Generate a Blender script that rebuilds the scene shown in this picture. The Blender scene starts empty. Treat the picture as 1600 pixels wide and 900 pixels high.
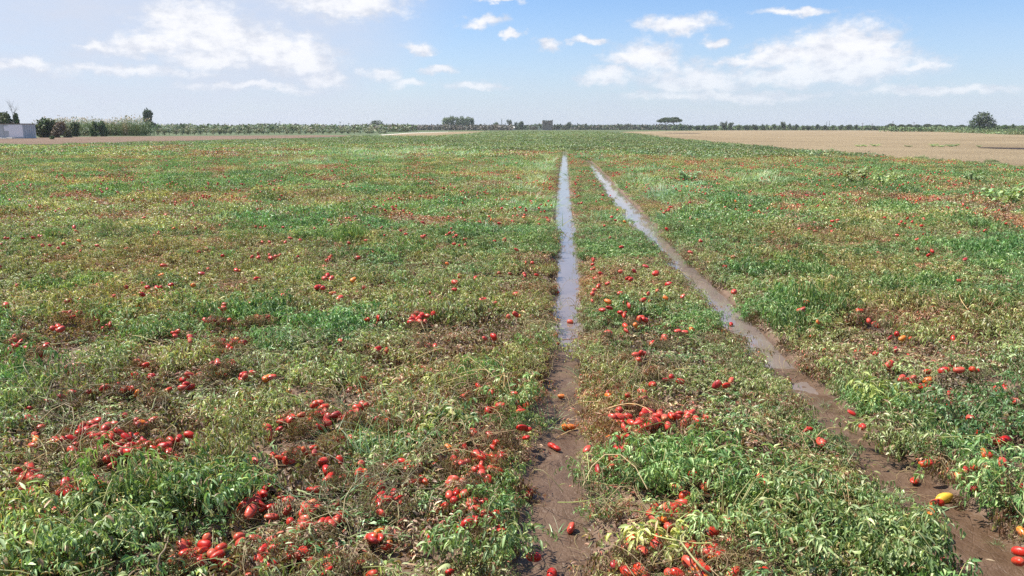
import bpy, math, random
import numpy as np
R = math.radians
rng = np.random.default_rng(11)
random.seed(5)

# ------------------------------------------------------------------ camera, sky, sun, exposure
F, CX, CY, HOR, CAMH = 1232.0, 800.0, 450.0, 200.0, 1.65
PITCH = math.atan((CY - HOR) / F)
SUN_EL, SUN_AZ = 56.0, -78.0          # azimuth from +Y, negative = to the left
scene = bpy.context.scene
C = scene.collection
cam_d = bpy.data.cameras.new('camera')
cam_d.sensor_width = 36.0
cam_d.lens = 36.0 * F / 1600.0
cam_d.clip_start, cam_d.clip_end = 0.1, 8000.0
cam = bpy.data.objects.new('camera', cam_d)
C.objects.link(cam)
cam.location = (0, 0, CAMH)
cam.rotation_euler = (R(90) - PITCH, 0, 0)
scene.camera = cam

sun_d = bpy.data.lights.new('sun', 'SUN')
sun_d.energy, sun_d.angle, sun_d.color = 5.0, R(0.5), (1.0, 0.95, 0.86)
sun = bpy.data.objects.new('sun', sun_d)
C.objects.link(sun)
sun.location = (0, 0, 50)
sun.rotation_euler = (R(90 - SUN_EL), 0, R(180 - SUN_AZ))

scene.view_settings.view_transform = 'Standard'
scene.view_settings.look = 'None'
scene.view_settings.exposure = 0.75
scene.view_settings.gamma = 1.0
scene.view_settings.use_curve_mapping = False
scene.render.engine = 'CYCLES'
cy = scene.cycles
cy.max_bounces, cy.diffuse_bounces, cy.glossy_bounces, cy.transmission_bounces = 6, 3, 2, 3
cy.volume_bounces, cy.transparent_max_bounces = 0, 4
cy.use_denoising = False
cy.use_adaptive_sampling = False
cy.sample_clamp_indirect = 6.0
cy.caustics_reflective = cy.caustics_refractive = False


def pxdir(x, y):
    a, b = (x - CX) / F, (CY - y) / F
    c, s = math.cos(PITCH), math.sin(PITCH)
    return a, c + b * s, -s + b * c


def G(x, y, z=0.0):
    """Point of the plane at height z seen at photo pixel (x, y)."""
    dx, dy, dz = pxdir(x, y)
    t = (z - CAMH) / dz
    return dx * t, dy * t, z


def at(x, D, z=0.0):
    """Ground point in the column of pixel x, D metres ahead."""
    return ((x - CX) / F * (D * math.cos(PITCH) + (CAMH - z) * math.sin(PITCH)), D, z)


def hgt(px, D):
    return px / F * D


# ------------------------------------------------------------------ node helpers
class NT:
    def __init__(s, tree):
        s.t, s.n, s.l = tree, tree.nodes, tree.links

    def put(s, sock, v):
        if isinstance(v, bpy.types.NodeSocket):
            s.l.new(v, sock)
        elif v is not None:
            sock.default_value = v

    def m(s, op, a, b=None, c=None, clamp=False):
        n = s.n.new('ShaderNodeMath')
        n.operation, n.use_clamp = op, clamp
        for i, v in enumerate((a, b, c)):
            s.put(n.inputs[i], v)
        return n.outputs[0]

    def v(s, op, a, b=None, c=None, out=0):
        n = s.n.new('ShaderNodeVectorMath')
        n.operation = op
        for i, q in enumerate((a, b, c)):
            s.put(n.inputs[i], q)
        return n.outputs[out]

    def noise(s, vec, scale, detail=4, rough=.55, dist=0.0, out=0):
        n = s.n.new('ShaderNodeTexNoise')
        s.put(n.inputs['Vector'], vec)
        n.inputs['Scale'].default_value = scale
        n.inputs['Detail'].default_value = detail
        n.inputs['Roughness'].default_value = rough
        n.inputs['Distortion'].default_value = dist
        return n.outputs[out]

    def mr(s, v, a, b, c=0.0, d=1.0, smooth=False):
        n = s.n.new('ShaderNodeMapRange')
        if smooth:
            n.interpolation_type = 'SMOOTHSTEP'
        s.put(n.inputs[0], v)
        for i, q in enumerate((a, b, c, d)):
            s.put(n.inputs[i + 1], q)
        return n.outputs[0]

    def mix(s, f, a, b, mode='MIX'):
        n = s.n.new('ShaderNodeMix')
        n.data_type, n.blend_type = 'RGBA', mode
        s.put(n.inputs[0], f)
        for i, q in ((6, a), (7, b)):
            if isinstance(q, tuple) and len(q) == 3:
                q = q + (1.0,)
            s.put(n.inputs[i], q)
        return n.outputs[2]


# ------------------------------------------------------------------ world: Nishita sky with clouds laid out by direction
CLOUDS = [(200, 112, 120, 9), (400, 138, 110, 7), (535, 6, 78, 16), (300, 40, 62, 34), (345, 60, 75, 26), (425, 76, 78, 24), (455, 92, 62, 20), (330, 92, 60, 14),
          (755, 33, 32, 9), (655, 74, 28, 9), (598, 115, 32, 11), (685, 107, 27, 7), (645, 129, 34, 9), (25, 99, 42, 8),
          (512, 123, 26, 12), (150, 70, 25, 9), (230, 70, 45, 14), (860, 68, 26, 9), (915, 62, 22, 6), (1060, 38, 48, 12), (1115, 70, 20, 8),
          (1005, 90, 48, 19), (950, 119, 36, 13), (1085, 124, 70, 20), (1335, 76, 58, 30), (1290, 80, 66, 24), (1320, 105, 90, 20), (1235, 86, 60, 13), (1180, 94, 65, 8),
          (1350, 110, 50, 14), (1435, 107, 32, 7), (800, 56, 16, 6), (1250, 118, 110, 12), (745, 135, 50, 8), (1130, 150, 160, 8), (1480, 140, 110, 8),
          (780, 0, 40, 5), (1240, 18, 50, 6)]
world = bpy.data.worlds.new('World')
scene.world = world
world.use_nodes = True
wt = NT(world.node_tree)
wt.n.clear()
tc = wt.n.new('ShaderNodeTexCoord').outputs['Generated']
sep = wt.n.new('ShaderNodeSeparateXYZ')
wt.l.new(tc, sep.inputs[0])
zc = wt.m('MAXIMUM', sep.outputs[2], 0.004)
cmb = wt.n.new('ShaderNodeCombineXYZ')
wt.l.new(sep.outputs[0], cmb.inputs[0]); wt.l.new(sep.outputs[1], cmb.inputs[1]); wt.l.new(zc, cmb.inputs[2])
sky = wt.n.new('ShaderNodeTexSky')
sky.sky_type = 'NISHITA'
sky.sun_disc = False
sky.sun_elevation = R(SUN_EL)
sky.sun_rotation = R(SUN_AZ)
sky.air_density, sky.dust_density, sky.ozone_density, sky.altitude = 1.0, 0.3, 3.5, 0
wt.l.new(cmb.outputs[0], sky.inputs[0])
SKYK = 0.088
skyc = wt.v('MULTIPLY', sky.outputs[0], (SKYK * .92, SKYK * 1.02, SKYK * 1.20))
az = wt.m('ARCTAN2', sep.outputs[0], sep.outputs[1])
el = wt.m('ARCSINE', zc)
ce = wt.n.new('ShaderNodeCombineXYZ')
wt.l.new(az, ce.inputs[0]); wt.l.new(el, ce.inputs[1])
V = ce.outputs[0]
n1 = wt.noise(wt.v('MULTIPLY', V, (1, 1.5, 1)), 22, 5, .62, out=1)
warp = wt.v('MULTIPLY_ADD', wt.v('SUBTRACT', n1, (.5, .5, .5)), (.070, .034, 0), V)
dmin = None
for (x, y, rx, ry) in CLOUDS:
    d = pxdir(x, y)
    L = math.sqrt(sum(q * q for q in d))
    a0, e0 = math.atan2(d[0], d[1]), math.asin(d[2] / L)
    k_ = 1.38 if ry > 11 else 1.25
    ix, iy = F / (rx * k_), F / (ry * k_)
    ln = wt.v('LENGTH', wt.v('MULTIPLY_ADD', warp, (ix, iy, 0), (-a0 * ix, -e0 * iy, 0)), out=1)
    soft = wt.m('ADD', ln, 0.0 if ry > 11 else .12)
    dmin = soft if dmin is None else wt.m('SMOOTH_MIN', dmin, soft, 0.25)
n2 = wt.noise(wt.v('MULTIPLY', V, (1, 1.6, 1)), 60, 6, .6)
n3 = wt.noise(wt.v('MULTIPLY', V, (1, 3.0, 1)), 9, 4, .6)
n1s = wt.noise(wt.v('MULTIPLY', V, (1, 1.9, 1)), 34, 4, .6)
dens = wt.m('MULTIPLY_ADD', wt.m('SUBTRACT', n2, .5), 1.1, wt.m('SUBTRACT', 1.08, dmin))
mask = wt.mr(dens, -.12, .72, 0, 1, smooth=True)
# clouds elsewhere in the sky (above and around the view)
n4 = wt.noise(tc, 3.2, 7, .6)
other = wt.m('MULTIPLY', wt.mr(n4, .52, .66, 0, .9, smooth=True), wt.mr(el, .16, .30, 0, 1))
# thin lilac veil: thick towards the left and towards the horizon
veil_l = wt.m('MULTIPLY', wt.mr(az, .02, -.26, 0, 1, smooth=True), wt.mr(n3, .25, .7, .72, 1.0))
veil_h = wt.mr(el, .15, .0, 0, 1)
veil = wt.m('MAXIMUM', wt.m('MULTIPLY', veil_l, .95), wt.m('MULTIPLY', wt.m('POWER', veil_h, 1.25), wt.mr(n3, .3, .7, .70, .95)))
veil = wt.m('MULTIPLY', veil, wt.mr(el, .5, .2, 0, 1))
basec = wt.mix(veil, skyc, wt.mix(veil_l, (.405, .455, .56), (.455, .49, .575)))
shade = wt.mr(wt.m('ADD', wt.m('MULTIPLY', n1s, .9), wt.m('MULTIPLY', dens, .25)), .35, .75, 0, 1, smooth=True)
cloudc = wt.mix(shade, (.46, .49, .56), (.66, .665, .69))
strength = wt.m('MULTIPLY', mask, wt.mr(el, .01, .085, .35, .97))
col = wt.mix(wt.m('MAXIMUM', strength, other), basec, cloudc)
bg = wt.n.new('ShaderNodeBackground')
wt.l.new(col, bg.inputs[0])
bg.inputs[1].default_value = 0.90
wo = wt.n.new('ShaderNodeOutputWorld')
wt.l.new(bg.outputs[0], wo.inputs[0])
world.cycles.sampling_method = 'MANUAL'
world.cycles.sample_map_resolution = 512


# ------------------------------------------------------------------ mesh and object helpers
class Geo:
    """Collects vertices, quads/polys and one colour per vertex."""
    def __init__(s):
        s.v, s.f, s.c, s.k = [], [], [], 0

    def add(s, v, f, c):
        v = np.asarray(v, float).reshape(-1, 3)
        s.v.append(v)
        s.f.append(np.asarray(f, int).reshape(-1, 4) + s.k)
        c = np.asarray(c, float)
        if c.ndim == 1:
            c = np.tile(c, (len(v), 1))
        s.c.append(c)
        s.k += len(v)

    def mesh(s, name, mat, smooth=True):
        v = np.concatenate(s.v); f = np.concatenate(s.f); c = np.concatenate(s.c)
        me = bpy.data.meshes.new(name)
        me.vertices.add(len(v)); me.vertices.foreach_set('co', v.ravel())
        me.loops.add(f.size); me.loops.foreach_set('vertex_index', f.ravel().astype(np.int32))
        me.polygons.add(len(f))
        me.polygons.foreach_set('loop_start', np.arange(0, f.size, 4, dtype=np.int32))
        me.polygons.foreach_set('use_smooth', np.full(len(f), smooth))
        a = me.color_attributes.new('Col', 'FLOAT_COLOR', 'POINT')
        a.data.foreach_set('color', np.concatenate([c, np.ones((len(c), 1))], 1).ravel())
        me.update(calc_edges=True)
        me.validate()
        me.materials.append(mat)
        return me


def link(name, me, parent=None, **props):
    o = bpy.data.objects.new(name, me)
    C.objects.link(o)
    if parent:
        o.parent = parent
    for k, q in props.items():
        if q:
            o[k] = q
    return o


def thing(name, label, cat, loc=(0, 0, 0), rz=0.0, group=None):
    o = link(name, None, label=label, category=cat, group=group)
    o.location = loc
    o.rotation_euler = (0, 0, rz)
    o.empty_display_size = .2
    return o


def hsh(ix, iy, seed):
    n = (ix.astype(np.int64) * 374761393 + iy.astype(np.int64) * 668265263 + seed * 974634777) & 0x7fffffff
    n = ((n ^ (n >> 13)) * 1274126177) & 0x7fffffff
    return ((n ^ (n >> 16)) & 0xffff) / 65535.0


def vnoise(x, y, sc, seed=0, oct=3):
    x = np.asarray(x, float) * sc; y = np.asarray(y, float) * sc
    r = np.zeros_like(x); a, tot = 1.0, 0.0
    for o in range(oct):
        ix, iy = np.floor(x), np.floor(y)
        fx, fy = x - ix, y - iy
        fx, fy = fx * fx * (3 - 2 * fx), fy * fy * (3 - 2 * fy)
        s_ = seed + o * 17
        h = lambda a_, b_: hsh(ix + a_, iy + b_, s_)
        r += a * ((h(0, 0) * (1 - fx) + h(1, 0) * fx) * (1 - fy) + (h(0, 1) * (1 - fx) + h(1, 1) * fx) * fy)
        tot += a; a *= .5; x = x * 2.03 + 5.1; y = y * 2.03 + 9.7
    return r / tot


# ------------------------------------------------------------------ ruts (centre lines and half widths on the ground)
RUT_L = [(867, 900, 54), (868, 800, 50), (868, 740, 46), (871, 690, 42), (876, 640, 34), (880, 600, 27), (882, 560, 23), (884, 520, 22),
         (886, 480, 21), (888, 440, 21), (888, 400, 19), (885, 365, 15), (881, 335, 10), (880, 300, 8), (881, 275, 6.4), (881.5, 258, 4.8), (882, 246, 3.6), (882, 238, 2.6)]
RUT_R = [(1560, 900, 62), (1500, 845, 58), (1440, 790, 54), (1388, 740, 50), (1333, 690, 42), (1285, 645, 38), (1235, 600, 33), (1190, 555, 30),
         (1150, 515, 29), (1108, 470, 25), (1068, 425, 23), (1030, 385, 20), (996, 345, 15), (968, 312, 11), (948, 288, 8), (932, 268, 5.5), (918, 252, 3.2)]


def rut_line(tab):
    pts = []
    for x, y, w in tab:
        p = G(x, y, -.04)
        q = G(x + w, y, -.04)
        pts.append((p[1], p[0], q[0] - p[0]))
    p0, p1 = pts[0], pts[2]
    s = (p1[1] - p0[1]) / (p1[0] - p0[0])
    pts.insert(0, (0.0, p0[1] - s * p0[0], p0[2]))
    return np.array(sorted(pts))


LL, RL = rut_line(RUT_L), rut_line(RUT_R)
RL[:, 2] *= np.interp(RL[:, 0], [2, 4, 6, 10, 30], [.92, .82, .66, .60, .68])
LL[:, 2] *= np.interp(LL[:, 0], [2, 4, 7, 14, 30], [.60, .60, .60, .58, .62])


def rutx(T, y):
    return np.interp(y, T[:, 0], T[:, 1]), np.interp(y, T[:, 0], T[:, 2])


def rut_prof(x, y):
    """0 outside, 1 in the flat bottom of a rut; second: end fade."""
    out = np.zeros_like(x)
    for T in (LL, RL):
        c, w = rutx(T, y)
        w = w * 1.1 * (1.0 + .35 * (vnoise(x * .3, y, 2.2, 3, 2) - .5)) + .03
        d = np.abs(x - c)
        p = np.clip(1 - (d - w) / .12, 0, 1)
        p = p * p * (3 - 2 * p)
        p *= np.clip((T[-1, 0] + .5 - y) / 2.0, 0, 1)
        out = np.maximum(out, p)
    return out


WATER = -.052


def ground_z(x, y):
    x = np.asarray(x, float); y = np.asarray(y, float)
    near = np.clip(1 - y / 70.0, 0, 1)
    z = (.035 * (vnoise(x, y, 1.6, 41, 3) - .5) + .02 * (vnoise(x, y, 11, 51, 2) - .5)) * near
    p = rut_prof(x, y)
    tR = (x > (rutx(LL, y)[0] + rutx(RL, y)[0]) / 2)
    ws = np.where(tR, 5.9, 6.7)
    dry = np.clip((ws + .5 - y) / 1.2, 0, 1)
    bottom = -.085 + dry * .036
    bottom = bottom + .018 * (vnoise(x, y, 3.0, 61, 3) - .5) + .010 * (vnoise(x, y, 24, 71, 2) - .5) * (.3 + .7 * dry)
    # low cross ridges of mud in the near part
    rid = np.clip(1 - np.abs(vnoise(x * .5, y, 2.6, 81, 2) - .5) / .05, 0, 1)
    bottom = bottom + rid * .014 * dry
    z = z * (1 - p) + bottom * p
    return z


# ------------------------------------------------------------------ materials
def mat(name):
    m = bpy.data.materials.new(name)
    m.use_nodes = True
    t = NT(m.node_tree)
    t.n.clear()
    t.out = t.n.new('ShaderNodeOutputMaterial')
    t.pos = t.n.new('ShaderNodeNewGeometry')
    return m, t


def principled(t, col, rough=.6, spec=.4, ior=None, normal=None, disp=None):
    p = t.n.new('ShaderNodeBsdfPrincipled')
    if isinstance(col, tuple) and len(col) == 3:
        col = col + (1.0,)
    t.put(p.inputs['Base Color'], col)
    t.put(p.inputs['Roughness'], rough)
    t.put(p.inputs['Specular IOR Level'], spec)
    if ior:
        p.inputs['IOR'].default_value = ior
    if normal is not None:
        t.l.new(normal, p.inputs['Normal'])
    t.l.new(p.outputs[0], t.out.inputs[0])
    return p


def bump(t, h, strength=.5, dist=.01):
    b = t.n.new('ShaderNodeBump')
    b.inputs['Strength'].default_value = strength
    b.inputs['Distance'].default_value = dist
    t.l.new(h, b.inputs['Height'])
    return b.outputs[0]


def leaf_mat(name, trans=.38, rough=.48, spec=.45, vary=.5):
    m, t = mat(name)
    at_ = t.n.new('ShaderNodeAttribute'); at_.attribute_name = 'Col'
    oi = t.n.new('ShaderNodeObjectInfo')
    P = t.pos.outputs['Position']
    big = t.noise(P, .35, 3, .6)
    fine = t.noise(P, 14.0, 3, .6)
    k = t.m('MULTIPLY', t.mr(oi.outputs['Random'], 0, 1, 1 - vary * .5, 1 + vary * .5), t.mr(fine, .3, .7, .75, 1.25))
    c = t.v('MULTIPLY', at_.outputs['Color'], t.mix(t.mr(big, .38, .62, 0, 1), (.86, 1.02, .98), (1.14, .98, .86)))
    kk = t.n.new('ShaderNodeCombineXYZ')
    for i in range(3):
        t.l.new(k, kk.inputs[i])
    c = t.v('MULTIPLY', c, kk.outputs[0])
    under = t.v('MULTIPLY_ADD', c, (1.25, 1.2, 1.45), (.012, .014, .012))
    c = t.mix(t.pos.outputs['Backfacing'], c, under)
    p = t.n.new('ShaderNodeBsdfPrincipled')
    t.l.new(c, p.inputs['Base Color'])
    p.inputs['Roughness'].default_value = rough
    p.inputs['Specular IOR Level'].default_value = spec
    tr = t.n.new('ShaderNodeBsdfTranslucent')
    t.l.new(t.v('MULTIPLY', c, (1.25, 1.25, .7)), tr.inputs[0])
    mx = t.n.new('ShaderNodeMixShader')
    mx.inputs[0].default_value = trans
    t.l.new(p.outputs[0], mx.inputs[1]); t.l.new(tr.outputs[0], mx.inputs[2])
    t.l.new(mx.outputs[0], t.out.inputs[0])
    return m


M_leaf = leaf_mat('leaf', .30, .45, .5, .55)
M_grass = leaf_mat('grass_blade', .35, .42, .5, .35)
M_tree = leaf_mat('tree_leaf', .15, .6, .3, .2)


def soil_mat():
    m, t = mat('soil')
    P = t.pos.outputs['Position']
    sp = t.n.new('ShaderNodeSeparateXYZ'); t.l.new(P, sp.inputs[0])
    n1, n2, n3 = t.noise(P, 1.2, 5), t.noise(P, 9, 5), t.noise(P, 60, 4)
    c = t.mix(t.mr(n2, .35, .65), (.125, .078, .050), (.195, .128, .086))
    c = t.mix(t.mr(n3, .55, .75, 0, .6), c, (.235, .165, .115))
    low = t.mr(sp.outputs[2], -.02, -.04)
    wet = t.mix(t.mr(n2, .35, .7), (.090, .051, .029), (.136, .083, .050))
    c = t.mix(low, c, wet)
    far = t.mr(sp.outputs[1], 35, 70)
    c = t.mix(far, c, t.mix(t.mr(t.noise(P, .25, 6, .65), .35, .65), (.060, .095, .030), (.105, .130, .050)))
    lo_r = t.mr(t.m('ADD', t.m('MULTIPLY', n1, .6), t.m('MULTIPLY', n2, .4)), .35, .65, .34, .70)
    rough = t.mix(low, (.85, .85, .85), lo_r)
    crk = t.n.new('ShaderNodeTexVoronoi'); crk.feature = 'DISTANCE_TO_EDGE'
    t.l.new(t.v('MULTIPLY', P, (1, .6, 1)), crk.inputs['Vector']); crk.inputs['Scale'].default_value = 16
    h = t.m('ADD', t.m('MULTIPLY', n3, .5), t.m('ADD', t.m('MULTIPLY', n2, 1.4), t.m('MULTIPLY', t.mr(crk.outputs['Distance'], 0, .05), .10)))
    principled(t, c, rough, .45, normal=bump(t, h, .8, .018))
    return m


def dirt_mat(name, a, b, sc=1.0, blotch=None):
    m, t = mat(name)
    P = t.pos.outputs['Position']
    st = t.v('MULTIPLY', P, (.25, 1.0, 1))
    n1, n2, n3 = t.noise(P, .05 * sc, 5, .6), t.noise(st, .9 * sc, 6, .65), t.noise(P, 5 * sc, 5, .65)
    c = t.mix(t.mr(n1, .35, .65), a, b)
    c = t.mix(t.mr(n2, .55, .75, 0, .55), c, tuple(q * .55 for q in a))
    c = t.mix(t.mr(n3, .5, .8, 0, .4), c, tuple(min(1, q * 1.25) for q in b))
    principled(t, c, .9, .2, normal=bump(t, t.m('ADD', n2, n3), 1.0, .25))
    return m


M_soil = soil_mat()
M_brown = dirt_mat('ploughed_soil', (.245, .182, .105), (.335, .258, .155))
M_brown2 = dirt_mat('bare_soil', (.18, .120, .082), (.24, .165, .115))
M_far = dirt_mat('far_pasture', (.085, .12, .045), (.13, .15, .065))
M_path = dirt_mat('pale_track', (.55, .50, .42), (.62, .57, .48))

m, t = mat('muddy_water')
P = t.pos.outputs['Position']
n = t.m('ADD', t.noise(P, 9, 3), t.m('MULTIPLY', t.noise(P, 45, 2), .15))
principled(t, t.mix(t.mr(t.noise(P, 1.5, 4), .3, .7), (.17, .135, .12), (.22, .175, .155)), .06, .5, 1.33, bump(t, n, .12, .004))
M_water = m


def plain(name, col, rough=.7, nz=0.0, sc=3.0, var=.25, spec=.3):
    m, t = mat(name)
    tcn = t.n.new('ShaderNodeTexCoord').outputs['Object']
    n = t.noise(tcn, sc, 5, .6)
    c = t.mix(t.mr(n, .3, .7), tuple(q * (1 - var) for q in col), tuple(min(1, q * (1 + var)) for q in col))
    principled(t, c, rough, spec, normal=bump(t, n, nz, .02) if nz else None)
    return m


def tomato_mat(name, a, b, tip):
    m, t = mat(name)
    oi = t.n.new('ShaderNodeObjectInfo')
    tcn = t.n.new('ShaderNodeTexCoord').outputs['Object']
    sp = t.n.new('ShaderNodeSeparateXYZ'); t.l.new(tcn, sp.inputs[0])
    n = t.noise(tcn, 30, 4, .6)
    c = t.mix(oi.outputs['Random'], a, b)
    c = t.mix(t.mr(n, .35, .75, 0, .45), c, tuple(q * .72 for q in a))
    # paler shoulder where the fruit ripened last, dust and mud specks
    c = t.mix(t.m('MULTIPLY', t.mr(sp.outputs[0], .012, .036), t.mr(oi.outputs['Random'], .55, .95)), c, tip)
    c = t.mix(t.mr(t.noise(tcn, 70, 4, .75), .54, .64, 0, .75), c, (.24, .16, .11))
    c = t.mix(t.m('MULTIPLY', t.mr(t.noise(tcn, 22, 3, .6), .56, .68, 0, .8), t.mr(oi.outputs['Random'], .4, .9)), c, (.36, .11, .05))
    principled(t, c, t.mr(n, .3, .7, .22, .50), .42, normal=bump(t, t.noise(tcn, 45, 3), .25, .003))
    return m


M_tom = {'r': tomato_mat('tomato_skin_red', (.45, .014, .010), (.56, .040, .015), (.62, .20, .03)),
         'd': tomato_mat('tomato_skin_dark', (.33, .022, .022), (.40, .03, .03), (.45, .08, .03)),
         'o': tomato_mat('tomato_skin_orange', (.72, .16, .02), (.72, .22, .03), (.72, .40, .05)),
         'y': tomato_mat('tomato_skin_yellow', (.78, .48, .05), (.80, .52, .07), (.80, .34, .03)),
         'g': tomato_mat('tomato_skin_green', (.40, .46, .20), (.50, .52, .26), (.62, .60, .35))}
M_tom['p'] = tomato_mat('tomato_skin_salmon', (.56, .055, .035), (.61, .10, .06), (.68, .26, .10))
M_pulp = plain('tomato_flesh', (.62, .10, .05), .35, .3, 60, .3, .5)
M_trunk = plain('bark', (.12, .09, .07), .9, .5, 2)

# ------------------------------------------------------------------ the ground sheet
def axis(lo, hi, mn, mx, step, g):
    a = list(np.arange(mn, mx + 1e-6, step))
    s = step
    while a[-1] < hi:
        s *= g; a.append(min(hi, a[-1] + s))
    s = step
    while a[0] > lo:
        s *= g; a.insert(0, max(lo, a[0] - s))
    return np.array(a)


ys = [-1500, -600, -200, -60, -20, -5, 0, .8]
while ys[-1] < 60:
    ys.append(ys[-1] + max(.022, ys[-1] * .0068))
while ys[-1] < 1500:
    ys.append(min(1500, ys[-1] * 1.06))
ys = np.array(ys)
# columns that hug the two ruts and sway with them
u = np.concatenate([np.linspace(-1500, -60, 8)[:-1], np.linspace(-60, -6, 28)[:-1], np.linspace(-6, -1.2, 40)[:-1], np.linspace(-1.2, 3.4, 170)[:-1],
                    np.linspace(3.4, 9, 40)[:-1], np.linspace(9, 60, 26)[:-1], np.linspace(60, 1500, 8)])
X, Y = np.meshgrid(u, ys)
shift = np.interp(Y, [0, 5, 50, 75, 2000], [rutx(LL, 0)[0] - .1, rutx(LL, 5)[0] - .1, rutx(LL, 50)[0] - .1, 3.0, 0])
w_ = np.clip(1 - np.abs(X) / 60, 0, 1)
X = X + shift * w_
Z = ground_z(X, Y)
Z[(Y < 1e9) & (Y > 75)] = 0
nx, ny = len(u), len(ys)
idx = np.arange(nx * ny).reshape(ny, nx)
q = np.stack([idx[:-1, :-1], idx[:-1, 1:], idx[1:, 1:], idx[1:, :-1]], -1).reshape(-1, 4)
g = Geo(); g.add(np.stack([X, Y, Z], -1), q, (1, 1, 1))
link('ground', g.mesh('ground', M_soil), kind='structure')


def sheet(name, pts, m, z, thick=0):
    me = bpy.data.meshes.new(name)
    me.from_pydata([(p[0], p[1], z) for p in pts], [], [list(range(len(pts)))])
    me.update()
    if me.polygons[0].normal.z < 0:
        me.flip_normals()
    me.materials.append(m)
    return link(name, me, kind='structure')


def Gs(l):
    return [G(x, y) for x, y in l]


sheet('ploughed_field', Gs([(962, 207), (1010, 212), (1070, 218), (1130, 225), (1240, 235), (1340, 243), (1480, 253), (1640, 266), (1900, 290)])
      + [(75, 24, 0), (240, 150, 0)] + Gs([(1640, 212), (1500, 207), (1420, 204.2), (1300, 203.6), (1150, 203.6), (1080, 204.4), (985, 205.6)]), M_brown, .03)
sheet('ploughed_field', Gs([(590, 212), (640, 208), (700, 206), (772, 205), (740, 209), (690, 212), (640, 214)]), M_brown, .03)
sheet('bare_field', Gs([(-250, 250), (0, 226), (80, 226), (200, 223), (340, 219), (460, 216), (575, 212), (500, 211.4), (400, 212), (250, 213), (120, 214), (-50, 217), (-250, 221)]), M_brown2, .03)
sheet('pasture', Gs([(1415, 204.3), (1500, 207), (1640, 212.2), (2100, 228), (1900, 203), (1500, 201.8), (1420, 202.4)]), M_far, .036)
sheet('pasture', Gs([(760, 206), (900, 206), (1080, 204.3), (1150, 203.5), (1150, 202), (700, 202), (700, 204)]), M_far, .02)
sheet('track', Gs([(598, 211.8), (640, 208.6), (700, 206.6), (700, 206.1), (640, 207.7), (592, 211)]), M_path, .045)


def rut_water(T, y0, nm):
    yy = np.concatenate([np.arange(y0, 12, .12), np.arange(12, T[-1, 0] + .3, .5)])
    c, w = rutx(T, yy)
    W = w + .16
    v = np.concatenate([np.stack([c - W, yy, np.full_like(yy, WATER)], 1), np.stack([c + W, yy, np.full_like(yy, WATER)], 1)])
    k = len(yy); i = np.arange(k - 1)
    g = Geo(); g.add(v, np.stack([i, i + k, i + k + 1, i + 1], 1), (1, 1, 1))
    return link(nm, g.mesh(nm, M_water), kind='structure')


rut_water(LL, 5.3, 'water')
rut_water(RL, 4.6, 'water')

# ------------------------------------------------------------------ leaf geometry
TL = np.array([0, .34, .68, 1.0])
WL = np.array([.18, 1.0, .72, .05])
GW = np.array([1.0, .9, .6, .05])


def leaves(g, P, yaw, pitch, L, W, curl, roll, fold, col, prof=WL):
    N = len(P)
    yaw, pitch, L, W, curl, roll, fold = [np.broadcast_to(np.asarray(a, float), (N,)) for a in (yaw, pitch, L, W, curl, roll, fold)]
    pos = np.array(P, float)
    cr, sr = np.cos(roll)[:, None], np.sin(roll)[:, None]
    V = np.zeros((N, 4, 3, 3))
    last = 0
    for j, tt in enumerate(TL):
        p = pitch - curl * tt
        d = np.stack([np.cos(p) * np.cos(yaw), np.cos(p) * np.sin(yaw), np.sin(p)], 1)
        if j:
            pos = pos + d * (L * (tt - last))[:, None]
        last = tt
        s = np.stack([-np.sin(yaw), np.cos(yaw), 0 * yaw], 1)
        n = np.stack([-np.sin(p) * np.cos(yaw), -np.sin(p) * np.sin(yaw), np.cos(p)], 1)
        sd, nn = s * cr + n * sr, n * cr - s * sr
        w = (W * prof[j])[:, None] * .5
        V[:, j, 0] = pos - sd * w + nn * w * fold[:, None]
        V[:, j, 1] = pos
        V[:, j, 2] = pos + sd * w + nn * w * fold[:, None]
    f = []
    for j in range(3):
        for i in range(2):
            a = j * 3 + i
            f.append([a, a + 1, a + 4, a + 3])
    f = np.array(f)[None] + (np.arange(N) * 12)[:, None, None]
    g.add(V.reshape(-1, 3), f.reshape(-1, 4), np.repeat(np.asarray(col), 12, 0))


def tube(g, pts, r0, r1, col, n=4):
    pts = np.asarray(pts, float); k = len(pts)
    d = np.gradient(pts, axis=0)
    d /= np.linalg.norm(d, axis=1)[:, None] + 1e-9
    up = np.where(np.abs(d[:, 2:3]) > .9, [[1, 0, 0]], [[0, 0, 1]])
    a = np.cross(d, up); a /= np.linalg.norm(a, axis=1)[:, None] + 1e-9
    b = np.cross(d, a)
    r = np.linspace(r0, r1, k)[:, None, None]
    th = np.arange(n) / n * 2 * math.pi
    ring = pts[:, None] + r * (np.cos(th)[None, :, None] * a[:, None] + np.sin(th)[None, :, None] * b[:, None])
    f = [[j * n + i, j * n + (i + 1) % n, (j + 1) * n + (i + 1) % n, (j + 1) * n + i] for j in range(k - 1) for i in range(n)]
    g.add(ring.reshape(-1, 3), f, col)


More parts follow.
